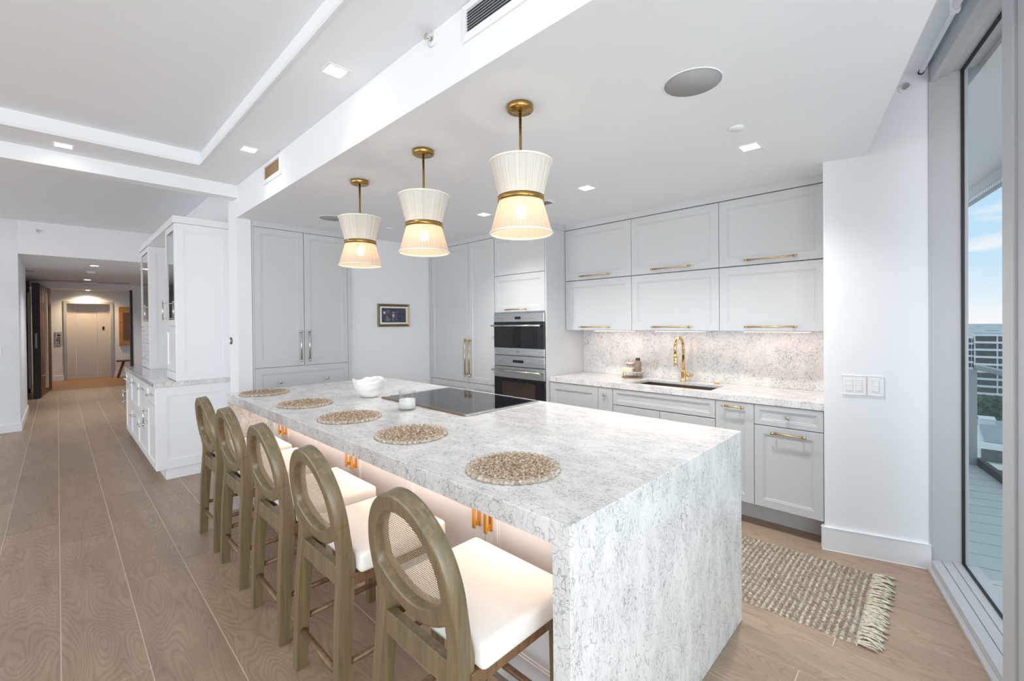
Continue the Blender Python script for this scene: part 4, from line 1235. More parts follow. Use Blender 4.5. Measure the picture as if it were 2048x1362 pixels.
# ================================================================== BAR STOOLS
def stool():
    r = thing('bar_stool', '', 'bar stool', (0, 0, 0), 'bar stools along the island')
    wd = M['stool']
    ZK = 0.586; YK = 0.030; TILT = math.radians(9.5)
    # tilted frame of the back: x across, t up along the lean
    def BP(x, t, d): return (x, YK - t * math.sin(TILT) + d * math.cos(TILT), ZK + t * math.cos(TILT) + d * math.sin(TILT))
    TOP, THK, HW = 0.392, 0.046, 0.160
    # outline pairs (opening, outside): arch over the top, then the curved rail below
    pairs = [((-HW, 0.135), (-0.2055, 0.10))]
    for k in range(41):
        a = PI - PI * k / 40
        pairs.append(((HW * math.cos(a), 0.170 + 0.170 * math.sin(a)), (0.2065 * math.cos(a), 0.145 + (TOP - 0.145) * math.sin(a))))
    pairs.append(((HW, 0.135), (0.2055, 0.10)))
    for k in range(1, 24):
        x = HW - 2 * HW * k / 24
        v = 0.070 + 0.065 * (x / HW) ** 2
        pairs.append(((x, v), (x * 1.10, v - 0.050)))
    M_ = len(pairs)
    mb = MB(); bm = mb.bm
    fr = {}
    for side, d in ((0, -THK / 2), (1, THK / 2)):
        e = 0.003 if side else -0.003
        lp = lambda p, k: (p[0][0] + (p[1][0] - p[0][0]) * k, p[0][1] + (p[1][1] - p[0][1]) * k)
        fr[side] = tuple([bm.verts.new(BP(*lp(p, k), d + dd)) for p in pairs] for k, dd in ((0.0, 0.0), (0.10, e), (0.88, e), (1.0, 0.0)))
    for side in (0, 1):
        L = fr[side]
        for A, B in zip(L, L[1:]):
            for k in range(M_): bm.faces.new((A[k], A[(k + 1) % M_], B[(k + 1) % M_], B[k]))
    for idx in (0, 3):
        A, B = fr[0][idx], fr[1][idx]
        for k in range(M_):
            f = bm.faces.new((A[k], A[(k + 1) % M_], B[(k + 1) % M_], B[k])); f.smooth = True
    mb.build('backrest_frame', wd, r)
    # cane
    cb = MB(); c0 = cb.bm.verts.new(BP(0, 0.20, 0.004))
    ring = [cb.bm.verts.new(BP(p[0][0] * 1.02, 0.20 + (p[0][1] - 0.20) * 1.02, 0.004)) for p in pairs]
    for k in range(M_): cb.bm.faces.new((c0, ring[k], ring[(k + 1) % M_]))
    cb.build('cane_panel', M['cane'], r)
    # rear legs: floor to kink, then along the side of the arch
    for sx in (-1, 1):
        lm = MB(); b2 = lm.bm
        secs = []
        w_ = 0.024
        path = [((sx * 0.192, 0.0, 0.0), 0.020, 0.022), ((sx * 0.188, 0.014, 0.35), 0.0225, 0.026), ((sx * 0.180, YK, ZK - 0.02), 0.0245, 0.027)]
        for (c, hx, hy) in path:
            secs.append([b2.verts.new((c[0] + ax * hx, c[1] + ay * hy, c[2])) for ax, ay in ((-1, -1), (1, -1), (1, 1), (-1, 1))])
        for t, xi, xo in ((0.03, 0.1565, 0.2040), (0.08, 0.159, 0.2055), (0.115, 0.162, 0.2062), (0.15, 0.165, 0.2058), (0.20, 0.170, 0.1985)):
            qd = ((xi, -0.0226), (xo, -0.0226), (xo, 0.0226), (xi, 0.0226)) if sx > 0 else ((xo, -0.0226), (xi, -0.0226), (xi, 0.0226), (xo, 0.0226))
            secs.append([b2.verts.new(BP(sx * x, t, d)) for x, d in qd])
        for A, B in zip(secs, secs[1:]):
            for k in range(4): b2.faces.new((A[k], A[(k + 1) % 4], B[(k + 1) % 4], B[k]))
        b2.faces.new(list(reversed(secs[0]))); b2.faces.new(secs[-1])
        lm.build('leg', wd, r)
    for sx in (-1, 1):
        lm = MB(); b2 = lm.bm
        secs = []
        for (c, hx) in (((sx * 0.194, 0.430, 0.0), 0.019), ((sx * 0.200, 0.420, 0.515), 0.024)):
            secs.append([b2.verts.new((c[0] + ax * hx, c[1] + ay * hx, c[2])) for ax, ay in ((-1, -1), (1, -1), (1, 1), (-1, 1))])
        A, B = secs
        for k in range(4): b2.faces.new((A[k], A[(k + 1) % 4], B[(k + 1) % 4], B[k]))
        b2.faces.new(list(reversed(A))); b2.faces.new(B)
        lm.build('leg', wd, r)
    # seat rails
    MB().box(-0.160, 0.160, 0.006, 0.038, 0.480, 0.553, 0.003, 1).build('seat_rail', wd, r)
    MB().box(-0.224, 0.224, 0.405, 0.443, 0.49, 0.532, 0.003, 1).build('seat_rail', M['stoolbrown'], r)
    for sx in (-1, 1):
        MB().box(sx * 0.200 - 0.014, sx * 0.200 + 0.014, 0.04, 0.43, 0.49, 0.532, 0.003, 1).build('seat_rail', M['stoolbrown'], r)
    # cushion
    cu = MB().box(-0.236, 0.236, 0.060, 0.452, 0.533, 0.606, 0.022, 4)
    for v in cu.bm.verts:
        if v.co.z > 0.57:
            v.co.z += 0.012 * max(0, 1 - (v.co.x / 0.236) ** 2) * max(0, 1 - ((v.co.y - 0.256) / 0.196) ** 2)
    for f in cu.bm.faces: f.smooth = True
    cu.build('seat_cushion', M['cushion'], r)
    # stretchers
    MB().tube([(-0.18, 0.006, 0.163), (0.18, 0.006, 0.163)], 0.0125, 12).build('stretcher', M['stoolbrown'], r)
    MB().tube([(-0.185, 0.418, 0.205), (0.185, 0.418, 0.205)], 0.0125, 12).build('stretcher', M['stoolbrown'], r)
    for sx in (-1, 1):
        MB().tube([(sx * 0.190, 0.015, 0.206), (sx * 0.196, 0.42, 0.206)], 0.0125, 12).build('stretcher', M['stoolbrown'], r)
    return r


slab = ['bar stool nearest the camera, its legs cut by the picture edge', 'bar stool second from the camera', 'bar stool third from the camera, middle of the row of five',
        'bar stool fourth from the camera', 'bar stool farthest from the camera, beside the white hall cabinet']
st0 = stool()
allst = [st0] + [copy_tree(st0) for _ in range(4)]
for o, x, l in zip(allst, (-1.083, -1.745, -2.330, -2.945, -3.510), slab):
    o.location = (x, 0.70, 0); o['label'] = l

# ================================================================== PENDANTS
def pendant():
    r = thing('pendant_light', '', 'pendant light', (0, 0, 0), 'pendants over the island')   # origin on the ceiling, everything hangs below
    zt, zw, zb, rt, rw, rb = -0.262, -0.430, -0.585, 0.141, 0.098, 0.142
    cn = MB().lathe([(0.0, -0.0005), (0.060, -0.0005), (0.061, -0.004), (0.061, -0.021), (0.058, -0.024), (0.0, -0.025)], (0, 0, 0), 40)
    c_ = cn.build('canopy', M['brass'], r)
    for a_ in (0.5, 0.5 + PI): MB().sphere((0.035 * math.cos(a_), 0.035 * math.sin(a_), -0.026), 0.0045, 10).build('screw', M['brass'], c_)
    MB().tube([(0, 0, -0.024), (0, 0, -0.425)], 0.0065, 14).build('rod', M['brass'], r)
    pl = lambda th, i: 1 + 0.006 * math.sin(110 * th)
    def shade(z0, r0, z1, r1):
        n = 8
        p = [(r0 + (r1 - r0) * k / n, z0 + (z1 - z0) * k / n) for k in range(n + 1)]
        mb = MB(); bm = mb.bm
        rings = [[bm.verts.new((math.cos(2 * PI * k / 330) * q[0] * pl(2 * PI * k / 330, 0), math.sin(2 * PI * k / 330) * q[0] * pl(2 * PI * k / 330, 0), q[1])) for k in range(330)] for q in p]
        for A, B in zip(rings, rings[1:]):
            for k in range(330):
                f = bm.faces.new((A[k], A[(k + 1) % 330], B[(k + 1) % 330], B[k])); f.smooth = True
        return mb
    su = shade(zt, rt, zw, rw).build('upper_shade', M['shade_up'], r)
    MB().tube([(math.cos(2 * PI * k / 64) * rt, math.sin(2 * PI * k / 64) * rt, zt) for k in range(64)], 0.0052, 8, True).build('shade_binding', M['shade_rim'], su)
    sl = shade(zw, rw, zb, rb).build('lower_shade', M['shade_lo'], r)
    MB().tube([(math.cos(2 * PI * k / 64) * rb, math.sin(2 * PI * k / 64) * rb, zb) for k in range(64)], 0.0052, 8, True).build('shade_binding', M['shade_rim'], sl)
    MB().lathe([(0.1035, zw - 0.012), (0.107, zw - 0.012), (0.107, zw + 0.012), (0.1035, zw + 0.012)], (0, 0, 0), 64, True).build('waist_band', M['brass'], r)
    sp = MB()
    for k in range(3):
        a_ = 2 * PI * k / 3
        sp.tube([(0, 0, zw + 0.004), (math.cos(a_) * 0.103, math.sin(a_) * 0.103, zw + 0.004)], 0.003, 8)
    sp.lathe([(0.0, -0.405), (0.018, -0.405), (0.018, -0.452), (0.0, -0.452)], (0, 0, 0), 20)
    sp.build('socket', M['brass'], r)
    MB().sphere((0, 0, -0.487), 0.026, 18, (1, 1, 1.25)).build('bulb', M['bulb'], r)
    return r


pd0 = pendant()
pds = [pd0, copy_tree(pd0), copy_tree(pd0)]
for o, (x, y), l in zip(pds, ((-1.377, 1.494), (-2.126, 1.482), (-2.880, 1.476)), ('pendant light nearest the camera, pleated cream hourglass shade with brass band', 'middle one of the three cream hourglass pendants', 'farthest and smallest looking of the three cream hourglass pendants')):
    o.location = (x, y, 2.44); o['label'] = l

# ================================================================== RUG
def rug():
    x0, x1, y0, y1 = -1.72, -0.262, 2.462, 3.215
    r = thing('woven_runner', 'striped jute and cream rug with a fringed end between island and sink', 'rug', ((x0 + x1) / 2, (y0 + y1) / 2, 0))
    NX, NY = 440, 110
    rnd = random.Random(4)
    mb = MB(); bm = mb.bm
    g = []
    skew = lambda x: 0.03 * (x - x1) / (x1 - x0)
    for i in range(NX + 1):
        x = x0 + (x1 - x0) * i / NX
        row = []
        for j in range(NY + 1):
            v = j / NY
            y = y0 + (y1 - y0) * v
            xx = x + 0.0021 * math.sin(11 * (y - (y0 + y1) / 2)) * -1 + rnd.uniform(-0.0008, 0.0008)
            ph = 2 * PI * (x - (x0 + x1) / 2) / 0.0265
            z = 0.0065 + 0.0055 * math.sin(ph) + 0.002 * math.sin(2 * PI * y / 0.014 + (PI if math.sin(ph) > 0 else 0)) + rnd.uniform(-0.0008, 0.0008)
            if j in (0, NY): z = 0.001; y += 0.004 * math.sin(ph) * (1 if j else -1)
            if i in (0, NX): z = 0.001
            row.append(bm.verts.new((xx, y + 0.02 * (x - x1), max(0.0008, z))))
        g.append(row)
    for i in range(NX):
        for j in range(NY):
            f = bm.faces.new((g[i][j], g[i + 1][j], g[i + 1][j + 1], g[i][j + 1])); f.smooth = True
    mb.recalc = False
    mb.build('weave', M['rug'], r)
    fm = MB()
    n = 74
    for k in range(n):
        y = y0 + (y1 - y0) * (k + 0.5) / n
        L = rnd.uniform(0.075, 0.105); s = rnd.uniform(-0.02, 0.02) + 0.012 * math.sin(k * 0.9)
        if y > y1 - 0.1: s += 0.01
        pts = []
        hz = rnd.uniform(0.006, 0.02)
        for q in range(6):
            t = q / 5
            pts.append((x1 - 0.012 + L * t, y + s * t * t + 0.004 * math.sin(t * 9 + k), 0.0055 + hz * math.sin(PI * t) * 0.9 * (1 if k % 3 else 0.4)))
        fm.tube(pts, [0.0042, 0.0046, 0.0046, 0.0046, 0.005, 0.0036], 7)
    fo = fm.build('fringe', M['fringe'], r); fo['kind'] = 'stuff'
    return r


rug()

# ================================================================== WHITE CABINETS IN THE HALL
HX0, HX1, HYF, HYB = -7.70, -5.20, 0.625, 1.249
hb_ = thing('base_cabinet', 'long white base cabinet standing in the hall beyond the stools', 'cabinet', (-6.45, 0.94, 0))
MB().box(HX0, HX1 - 0.018, HYF + 0.021, HYB, 0.10, 0.876).build('body', M['white'], hb_)
MB().box(HX0 + 0.02, HX1 - 0.012, HYF + 0.075, HYB, 0.0, 0.10, 0.001, 1).build('plinth', M['white'], hb_)
ep = panel_mb(Efc(HX1 - 0.018, HYF + 0.002, 0.10), HYB - HYF - 0.002, 0.776, 0.018, 0.085, 0.0)
ep.build('end_panel', M['white'], hb_)
def wh(o, P, u, v, L, vertical):
    mb = MB()
    a, b = ((u, v), (u, v + L)) if vertical else ((u - L / 2, v), (u + L / 2, v))
    return pull_mb(P, a, b, 0.006, 0.036).build('handle', M['nickel'], o)
units = [(-5.75, -5.202, 'd', 1), (-6.50, -5.75, 's', 0), (-7.15, -6.50, 's', 0), (-7.70, -7.15, 'd', 1)]
for a_, b_, k_, _ in units:
    w_ = b_ - a_
    if k_ == 'd':
        P = S(a_, HYF + 0.02, 0.70); o = panel_mb(P, w_, 0.172, 0.02, 0.04).build('drawer', M['white'], hb_); wh(o, S(a_, HYF + 0.002, 0.70), w_ / 2, 0.086, 0.16, False)
        P = S(a_, HYF + 0.02, 0.10); o = panel_mb(P, w_, 0.598, 0.02, 0.06).build('door', M['white'], hb_); wh(o, S(a_, HYF + 0.002, 0.10), 0.05, 0.36, 0.16, True)
    else:
        for z_, h_ in ((0.10, 0.385), (0.487, 0.385)):
            o = panel_mb(S(a_, HYF + 0.02, z_), w_, h_, 0.02, 0.06).build('drawer', M['white'], hb_); wh(o, S(a_, HYF + 0.002, z_), w_ / 2, h_ - 0.09, 0.20, False)
o = MB().box(HX0 - 0.01, HX1 + 0.012, HYF - 0.012, HYB, 0.8765, 0.918, 0.002, 1).build('worktop', M['stone']); tag(o, 'stone worktop on the white hall cabinet', 'worktop')

TY = 0.785
def tower(name, label, a_, b_, drawers, hx):
    t = thing(name, label, 'cabinet', ((a_ + b_) / 2, 1.02, 0.9185))
    MB().box(a_, b_ - 0.016, TY + 0.0205, HYB - 0.001, 0.9185, 2.43).build('body', M['white'], t)
    panel_mb(Efc(b_ - 0.016, TY + 0.002, 0.9185), HYB - TY - 0.004, 1.51, 0.016, 0.07, 0.0).build('end_panel', M['white'], t)
    w_ = b_ - a_
    P = S(a_, TY + 0.02, 1.447); mbd = MB()
    mbd.loops(P, [(0.002, w_ - 0.002, 0.002, 0.978, 0), (0.002, w_ - 0.002, 0.002, 0.978, 0.02), (0.06, w_ - 0.06, 0.06, 0.92, 0.02), (0.06, w_ - 0.06, 0.06, 0.92, 0.010)], cap=False)
    d = mbd.build('door', M['white'], t)
    MB().loops(P, [(0.058, w_ - 0.058, 0.058, 0.922, 0.007), (0.06, w_ - 0.06, 0.06, 0.92, 0.012)]).build('glass', M['mirror'], d)
    wh(d, S(a_, TY + 0.002, 1.447), hx, 0.055, 0.20, True)
    if drawers:
        n = 5; hh = (1.443 - 0.922) / n
        for i in range(n):
            o = flat_mb(S(a_, TY + 0.02, 0.922 + i * hh), w_, hh).build('drawer', M['white'], t)
            knob_mb(S(a_, TY + 0.002, 0.922 + i * hh), w_ / 2, hh / 2, 0.010).build('knob', M['nickel'], o)
    else:
        panel_mb(S(a_, TY + 0.02, 1.005), w_, 0.438, 0.02, 0.05).build('door', M['white'], t)
        flat_mb(S(a_, TY + 0.02, 0.922), w_, 0.08).build('drawer', M['white'], t)
    return t


tower('glazed_tower', 'tall white tower cabinet on the hall worktop, the nearer of two', -5.70, -5.20, False, 0.045)
tower('glazed_tower', 'tall white tower cabinet with small drawers, at the far end of the hall worktop', -7.62, -6.92, True, 0.655)
o = MB().box(-7.64, -5.188, TY - 0.012, HYB - 0.001, 2.4305, 2.497, 0.002, 1).build('cornice_board', M['white']); tag(o, 'white top board bridging the two tower cabinets', 'board')
o = MB().box(-6.918, -5.702, 1.236, 1.2495, 0.9185, 2.43).build('backsplash', M['stone']); tag(o, 'stone splashback between the two white tower cabinets', 'backsplash')
for i, (z, lab) in enumerate(((1.76, 'lower small grey shelf between the white tower cabinets'), (1.97, 'upper small grey shelf between the white tower cabinets'))):
    o = MB().box(-6.30, -5.703, 1.00, 1.2355, z, z + 0.03, 0.002, 1).build('shelf', M['alu']); tag(o, lab, 'shelf', 'shelves between the tower cabinets')
sg = thing('metal_sprig', 'small brass leaf sprig on the upper shelf of the white cabinets', 'ornament', (-6.2, 1.05, 2.0003))
sm_ = MB(); sm_.tube([(-6.2, 1.06, 2.0003), (-6.2, 1.04, 2.04), (-6.2, 1.01, 2.07)], 0.004, 8); sm_.lathe([(0.0, 0), (0.03, 0), (0.028, 0.012), (0.0, 0.014)], (-6.2, 1.06, 2.0003), 20)
sm_.build('stem', M['leafgold'], sg)
lf = MB()
for k in range(7):
    a_ = -0.9 + k * 0.3
    c_ = Vector((-6.2, 1.045 - 0.007 * k, 2.03 + 0.007 * k)); dv = Vector((0, math.cos(a_ * 2.2), math.sin(a_ * 2.2) * 0.9))
    n_ = Vector((0.4, -dv.z, dv.y)).normalized() * 0.010
    p_ = [c_, c_ + dv * 0.02 + n_, c_ + dv * 0.05, c_ + dv * 0.02 - n_]
    th_ = Vector((0.003, 0, 0))
    A_ = [lf.bm.verts.new(q) for q in p_]; B_ = [lf.bm.verts.new(q + th_) for q in p_]
    lf.bm.faces.new(A_); lf.bm.faces.new(B_[::-1])
    for q in range(4): lf.bm.faces.new((A_[q], A_[(q + 1) % 4], B_[(q + 1) % 4], B_[q]))
lf.build('leaf', M['leafgold'], sg)

# thermostat dial and switch plate on the pier
td = thing('dimmer_dial', 'round brass edged dial on the white pier beside the tall cabinet', 'dial', (-4.86, 1.165, 1.30))
MB().lathe([(0.034, 0.0002), (0.034, 0.012), (0.030, 0.014), (0.0, 0.014)], (-4.86, 1.165, 1.30), 28, axis='y').build('ring', M['bronze_tone'], td)
MB().lathe([(0.026, 0.014), (0.025, 0.024), (0.0, 0.026)], (-4.86, 1.165, 1.30), 28, axis='y').build('cap', M['plastic'], td)
o = MB().box(-4.855, -4.785, 1.160, 1.165, 1.08, 1.195, 0.002, 1).build('switch_plate', M['plastic']); tag(o, 'white plate on the pier below the round dial', 'switch')

# ================================================================== LIFT LOBBY AND HALL
dr = bpy.data.objects.new('door_1', None); COL.objects.link(dr); struct(dr); dr.location = (-14.0, -0.2, 0)
Dd = Vector((-1.81, 0.16, 0)).normalized(); Dn = Vector((-Dd.y, Dd.x, 0)); 
if Dn.y > 0: Dn = -Dn
D4 = Matrix(((Dd.x, Dn.x, 0, -13.1), (Dd.y, Dn.y, 0, -0.255), (0, 0, 1, 0), (0, 0, 0, 1)))
rr = random.Random(2)
lfm = MB(); n = 11
for k in range(n):
    a_ = 0.004 + (1.80 - 0.004) * k / n; b_ = 0.004 + (1.80 - 0.004) * (k + 1) / n
    lfm.box(a_, b_ - 0.004, rr.uniform(0.0, 0.016), 0.075 + rr.uniform(0, 0.012), 0.01, 2.345, 0.002, 1, D4)
lfm.build('leaf', M['darkwood'], dr)
MB().box(-0.006, 0.004, -0.004, 0.095, 0.008, 2.35, 0.001, 1, D4).build('leaf_edge', M['darkedge'], dr)
MB().box(-0.009, -0.006, 0.03, 0.06, 1.03, 1.33, 0.0005, 1, D4).build('lock_plate', M['signgrey'], dr)
for o_, nm in ((-0.075, 0), (0.165, 1)):
    pb = MB().box(0.22, 0.262, o_ - 0.018, o_ + 0.018, 0.20, 2.16, 0.003, 1, D4)
    for z in (0.45, 1.95): pb.box(0.232, 0.25, min(o_, 0.05), max(o_, 0.05), z - 0.01, z + 0.01, 0, 1, D4)
    pb.build('pull_bar', M['ivory'], dr)

lift = bpy.data.objects.new('door_2', None); COL.objects.link(lift); struct(lift); lift.location = (-17.2, 0.63, 0)
fr_ = MB().box(-17.06, -17.02, 0.12, 0.185, 0, 2.16, 0.003, 1).box(-17.06, -17.02, 1.065, 1.13, 0, 2.16, 0.003, 1).box(-17.06, -17.02, 0.185, 1.065, 2.095, 2.16, 0.003, 1)
fr_.build('frame', M['liftframe'], lift)
for a_, b_, xo in ((0.182, 0.36, -17.24), (0.363, 0.795, -17.25), (0.798, 1.068, -17.24)):
    MB().box(xo - 0.05, xo, a_, b_, 0.0, 2.098, 0.002, 1).build('leaf', M['lift'], lift)
MB().box(-17.24, -17.232, 0.905, 0.955, 1.36, 1.46, 0.002, 1).build('indicator', M['black'], lift)

cp = thing('call_panel', 'steel sign with dark symbols beside the lift door', 'sign', (-17.04, 0.02, 1.15))
MB().box(-17.04, -17.025, -0.045, 0.085, 0.975, 1.325, 0.003, 1).build('plate', M['signgrey'], cp)
sy = MB(); P = Efc(-17.025, -0.045, 0.975)
sy.lathe([(0.0, 0.001), (0.032, 0.001), (0.032, 0.003), (0.0, 0.003)], (-17.025, 0.03, 1.235), 20, axis='x')
for a_, b_, c_, d_ in ((0.045, 0.10, 0.17, 0.20), (0.03, 0.055, 0.09, 0.16), (0.07, 0.095, 0.06, 0.15), (0.03, 0.10, 0.03, 0.045)):
    sy.loops(P, [(a_, b_, c_, d_, -0.001), (a_, b_, c_, d_, 0.002)])
sy.build('symbol', M['red'], cp)
wa = thing('wall_panel', 'ochre wooden panel hanging at the right of the lift door', 'artwork', (-17.04, 1.50, 1.45))
MB().box(-17.04, -17.00, 1.25, 1.75, 0.90, 2.03, 0.004, 1).build('frame', M['artwood'], wa)
MB().box(-17.0, -16.99, 1.335, 1.665, 1.08, 1.86, 0.003, 1).build('panel', M['benchwood'], wa)
bn = thing('wooden_bench', 'dark wooden bench with splayed legs in the lift lobby', 'bench', (-16.75, 1.62, 0))
MB().box(-16.90, -16.60, 1.16, 2.08, 0.455, 0.50, 0.012, 2).build('seat', M['benchwood'], bn)
for sx in (-1, 1):
    for sy_ in (-1, 1):
        MB().tube([(-16.75 + sx * 0.13, 1.62 + sy_ * 0.43, 0.0), (-16.75 + sx * 0.09, 1.62 + sy_ * 0.30, 0.46)], 0.02, 10).build('leg', M['benchwood'], bn)

hs = [('downlight', 'round recessed light in the hall ceiling, the nearer of two', -10.2, 0.45), ('downlight', 'round recessed light in the hall ceiling, the farther of two', -13.3, 0.47)]


def spot(parent, z, energy, col=(1.0, 0.97, 0.94), size=2.3, blend=1.0):
    d = bpy.data.lights.new('lamp_glow', 'SPOT'); d.energy = energy; d.color = col; d.spot_size = size; d.spot_blend = blend; d.shadow_soft_size = 0.04
    o = bpy.data.objects.new('lamp_glow', d); COL.objects.link(o); o.parent = parent; o.location = (0, 0, z)
    return o


def square_light(label, x, y, z, e, group, size=0.045):
    t = thing('downlight', label, 'downlight', (x, y, z), group)
    fm = MB(); a_, b_ = size + 0.012, size
    fm.loops(lambda u, v, d: (x + u, y + v, z - d), [(-a_, a_, -a_, a_, 0.0), (-a_, a_, -a_, a_, 0.003), (-b_, b_, -b_, b_, 0.003), (-b_ * 0.94, b_ * 0.94, -b_ * 0.94, b_ * 0.94, 0.0008)], cap=False)
    fm.build('trim', M['plastic'], t)
    MB().loops(lambda u, v, d: (x + u, y + v, z - d), [(-b_, b_, -b_, b_, 0.0003), (-b_ * 0.95, b_ * 0.95, -b_ * 0.95, b_ * 0.95, 0.0010)]).build('lens', M['lens'], t)
    spot(t, -0.012, e)
    return t


def round_light(label, x, y, z, e, group, r=0.05):
    t = thing('downlight', label, 'downlight', (x, y, z), group)
    MB().lathe([(r, -0.0002), (r + 0.014, -0.0002), (r + 0.012, -0.004), (r, -0.004)], (x, y, z), 32, True).build('trim', M['plastic'], t)
    MB().lathe([(0.0, -0.0003), (r, -0.0003), (r * 0.98, -0.0015), (0.0, -0.0015)], (x, y, z), 32).build('lens', M['lens'], t)
    spot(t, -0.012, e)
    return t


KE = 47
square_light('square downlight above the right wall cabinets, nearest the white column', -0.778, 2.782, 2.44, KE, 'kitchen downlights')
square_light('square downlight in the kitchen ceiling right of the nearest pendant', -1.873, 2.749, 2.44, KE, 'kitchen downlights')
square_light('square downlight in the kitchen ceiling left of the nearest pendant', -2.983, 2.736, 2.44, KE, 'kitchen downlights')
square_light('square downlight in the raised ceiling edge, nearest the camera', -2.184, 0.994, 2.725, 4.5, 'downlights round the tray ceiling')
square_light('square downlight in the raised ceiling edge, above the far small vent', -3.596, 0.989, 2.725, 4.5, 'downlights round the tray ceiling')
square_light('square downlight in the raised ceiling edge along the beam', -4.42, 0.045, 2.725, 4.5, 'downlights round the tray ceiling')
square_light('square downlight in the raised ceiling edge above the camera', -0.78, 0.994, 2.725, 4.5, 'downlights round the tray ceiling')
for nm, l, x, y in hs: round_light(l, x, y, 2.48, 66, 'hall downlights', 0.055)
lob = round_light('recessed warm light in the lobby ceiling before the lift', -16.72, 0.60, 2.46, 95, 'lobby light', 0.05)
for ch in lob.children:
    if ch.type == 'LIGHT': ch.data.color = (1.0, 0.74, 0.45); ch.data.spot_size = 2.6

for l, x, y, r_ in (('big round ceiling speaker nearest the camera', -0.738, 1.862, 0.112), ('round ceiling speaker partly behind the farthest pendant', -4.054, 1.80, 0.112)):
    t = thing('ceiling_speaker', l, 'speaker', (x, y, 2.44), 'ceiling speakers')
    MB().lathe([(r_, -0.0002), (r_ + 0.004, -0.0002), (r_ + 0.003, -0.004), (r_, -0.004)], (x, y, 2.44), 48, True).build('rim', M['plastic'], t)
    MB().lathe([(0.0, -0.0003), (r_, -0.0003), (r_, -0.003), (0.0, -0.0035)], (x, y, 2.44), 48).build('grille', M['grille'], t)
for l, x, y in (('white round smoke detector on the ceiling near the right downlight', -0.749, 2.453), ('white round smoke detector on the ceiling above the framed print', -4.072, 2.41)):
    o = MB().lathe([(0.0, -0.0002), (0.035, -0.0002), (0.035, -0.005), (0.030, -0.010), (0.0, -0.011)], (x, y, 2.44), 32).build('smoke_detector', M['plastic']); tag(o, l, 'smoke detector', 'kitchen smoke detectors')
t = thing('ceiling_vent', 'small flat vent in the kitchen ceiling behind the nearest pendant', 'vent', (-2.34, 2.83, 2.44))
MB().box(-2.47, -2.27, 2.78, 2.88, 2.434, 2.4398, 0.001, 1).build('frame', M['plastic'], t)
for i in range(4): MB().box(-2.455, -2.285, 2.79 + i * 0.022, 2.802 + i * 0.022, 2.432, 2.4345).build('slot', M['ventdark'], t)


def wall_vent(label, x0, x1, z0, z1, n, cav, louv):
    t = thing('air_vent', label, 'vent', ((x0 + x1) / 2, 1.165, (z0 + z1) / 2))
    fw = 0.028
    fm = MB(); P = S(x0, 1.165, z0); w_, h_ = x1 - x0, z1 - z0
    fm.loops(P, [(0, w_, 0, h_, 0.0002), (0, w_, 0, h_, 0.008), (fw, w_ - fw, fw, h_ - fw, 0.012), (fw, w_ - fw, fw, h_ - fw, 0.001)], cap=False)
    fm.build('frame', M['plastic'], t)
    MB().loops(P, [(fw, w_ - fw, fw, h_ - fw, 0.0003), (fw, w_ - fw, fw, h_ - fw, 0.0012)]).build('cavity', M[cav], t)
    lv = MB()
    for i in range(n):
        z = z0 + fw + (h_ - 2 * fw) * (i + 0.5) / n
        lv.quad((x0 + fw, 1.1635, z + 0.004), (x1 - fw, 1.1635, z + 0.004), (x1 - fw, 1.1545, z - 0.004), (x0 + fw, 1.1545, z - 0.004))
        lv.quad((x0 + fw, 1.1545, z - 0.004), (x1 - fw, 1.1545, z - 0.004), (x1 - fw, 1.1545, z - 0.0055), (x0 + fw, 1.1545, z - 0.0055))
    lv.build('louvre', M[louv], t)


wall_vent('small air vent with ochre behind its louvres high on the white soffit', -3.85, -3.458, 2.560, 2.716, 8, 'ventwarm', 'vent')
wall_vent('large air vent high on the white soffit at the top of the picture', -1.383, -0.62, 2.575, 2.722, 8, 'ventdark', 'vent')


def sprinkler(label, base, axis, group='wall sprinklers'):
    t = thing('fire_sprinkler', label, 'sprinkler', base, group)
    ax = Vector(axis).normalized(); b = Vector(base)
    MB().tube([b + ax * 0.0003, b + ax * 0.003, b + ax * 0.008], [0.030, 0.032, 0.022], 28).build('escutcheon', M['plastic'], t)
    MB().tube([b + ax * 0.008, b + ax * 0.022, b + ax * 0.034], [0.010, 0.008, 0.006], 12).build('body', M['nickel'], t)
    MB().tube([b + ax * 0.034, b + ax * 0.037], [0.014, 0.015], 16).build('deflector', M['nickel'], t)


sprinkler('small chrome fire sprinkler on the white soffit left of the large vent', (-1.592, 1.165, 2.690), (0, -1, 0))
sprinkler('small fire sprinkler on the white wall above the hall opening', (-9.2, -0.18, 2.82), (1, 0, 0))
sprinkler('small fire sprinkler high on the white column by the ceiling edge', tuple(C0 + CD * 0.395 + Vector((0, 0, 2.80))), tuple(CN))

# shade rail in the blind pocket
sr = thing('blind_rail', 'thin white rail in the pocket above the window', 'rail', wp(0.9, -0.08, 2.78))
MB().tube([wp(0.235, -0.08, 2.78), wp(2.2, -0.08, 2.78)], 0.010, 12).build('tube', M['plastic'], sr)
for s in (0.80, 2.0): MB().box(s - 0.015, s + 0.015, -0.095, -0.065, 2.765, 2.884, 0.002, 1, WM).build('bracket', M['plastic'], sr)
MB().tube([wp(0.226, -0.08, 2.78), wp(0.236, -0.08, 2.78)], 0.014, 12).build('end_cap', M['black'], sr)

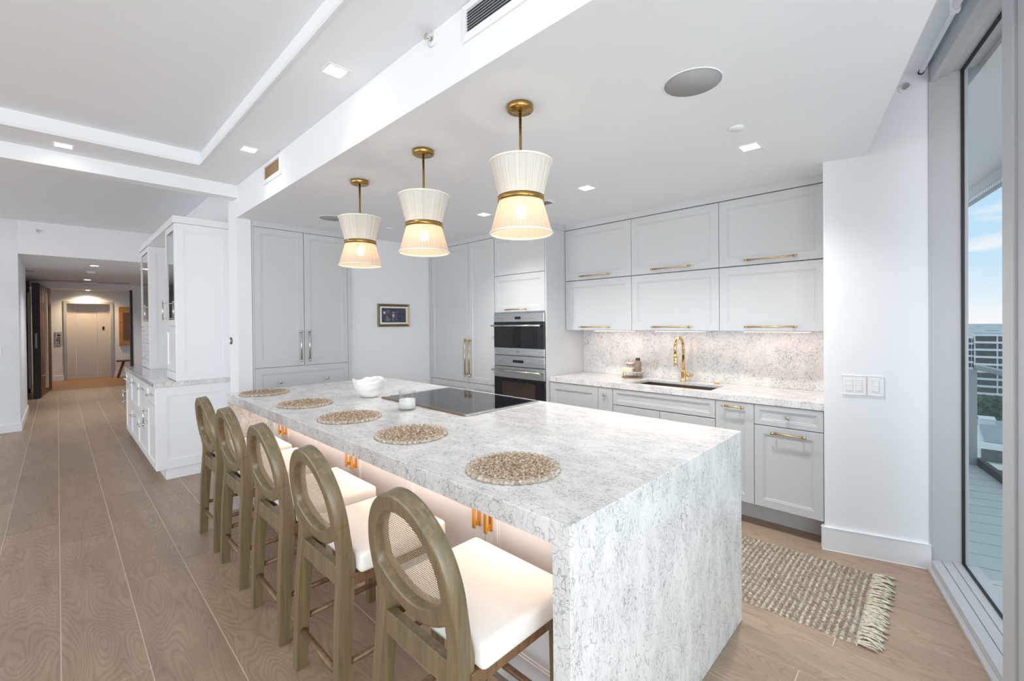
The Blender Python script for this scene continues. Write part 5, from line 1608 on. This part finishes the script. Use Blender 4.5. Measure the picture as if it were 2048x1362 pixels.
# switches on the column
CM = Matrix(((CD.x, CN.x, 0, C0.x), (CD.y, CN.y, 0, C0.y), (0, 0, 1, 0), (0, 0, 0, 1)))
def switch(label, s0, s1, n):
    t = thing('light_switch', label, 'switch', tuple(CM @ Vector(((s0 + s1) / 2, 0, 1.045))))
    MB().box(s0, s1, 0.0002, 0.006, 0.987, 1.102, 0.0025, 2, CM).build('plate', M['plastic'], t)
    w_ = (s1 - s0) / n
    for i in range(n):
        c_ = s0 + w_ * (i + 0.5)
        if n == 2: c_ = (s0 + s1) / 2 + (-0.023 if i == 0 else 0.023)
        MB().box(c_ - 0.0175, c_ + 0.0175, 0.005, 0.0072, 1.011, 1.078, 0.0008, 1, CM).build('surround', M['wall'], t)
        MB().box(c_ - 0.0155, c_ + 0.0155, 0.006, 0.0098, 1.013, 1.0445, 0.001, 1, CM).box(c_ - 0.0155, c_ + 0.0155, 0.006, 0.0082, 1.0455, 1.076, 0.001, 1, CM).build('rocker', M['plastic'], t)


switch('white double light switch on the column right of the wall cabinets', 0.092, 0.208, 2)
switch('white single dimmer switch beside the double switch on the column', 0.216, 0.292, 1)

# small hall fittings
o = MB().box(-9.83, -9.74, -0.372, -0.366, 0.43, 0.545, 0.002, 1).build('wall_socket', M['plastic']); tag(o, 'white wall socket low on the hall side wall', 'socket')
o = MB().box(-9.2, -9.193, -0.595, -0.535, 1.06, 1.18, 0.002, 1).build('light_switch', M['plastic']); tag(o, 'white light switch on the left wall at the picture edge', 'switch')
o = MB().lathe([(0.0, -0.0002), (0.07, -0.0002), (0.07, -0.02), (0.055, -0.035), (0.0, -0.037)], (-11.3, 0.45, 2.48), 28).build('smoke_detector', M['plastic']); tag(o, 'white smoke detector on the hall ceiling between the two lights', 'smoke detector')
o = MB().box(-14.12, -13.92, 0.42, 0.66, 2.425, 2.4798, 0.01, 2).build('alarm_box', M['plastic']); tag(o, 'small white alarm box on the hall ceiling above the lobby doorway', 'alarm')
t = thing('slot_diffuser', 'long dark slot diffuser in the hall ceiling before the lobby doorway', 'vent', (-13.85, 0.45, 2.48))
MB().box(-13.90, -13.78, -0.36, 1.24, 2.474, 2.4798, 0.001, 1).build('frame', M['vent'], t)
MB().box(-13.875, -13.805, -0.34, 1.22, 2.471, 2.4745).build('slot', M['ventdark'], t)
t = thing('hall_vent', 'dark round vent on the hall ceiling at the left wall', 'vent', (-11.75, -0.42, 2.48))
MB().lathe([(0.0, -0.0002), (0.16, -0.0002), (0.15, -0.014), (0.0, -0.018)], (-11.75, -0.42, 2.48), 28).build('grille', M['grille'], t)
MB().lathe([(0.16, -0.0002), (0.18, -0.0002), (0.178, -0.008), (0.16, -0.008)], (-11.75, -0.42, 2.48), 28, True).build('rim', M['plastic'], t)
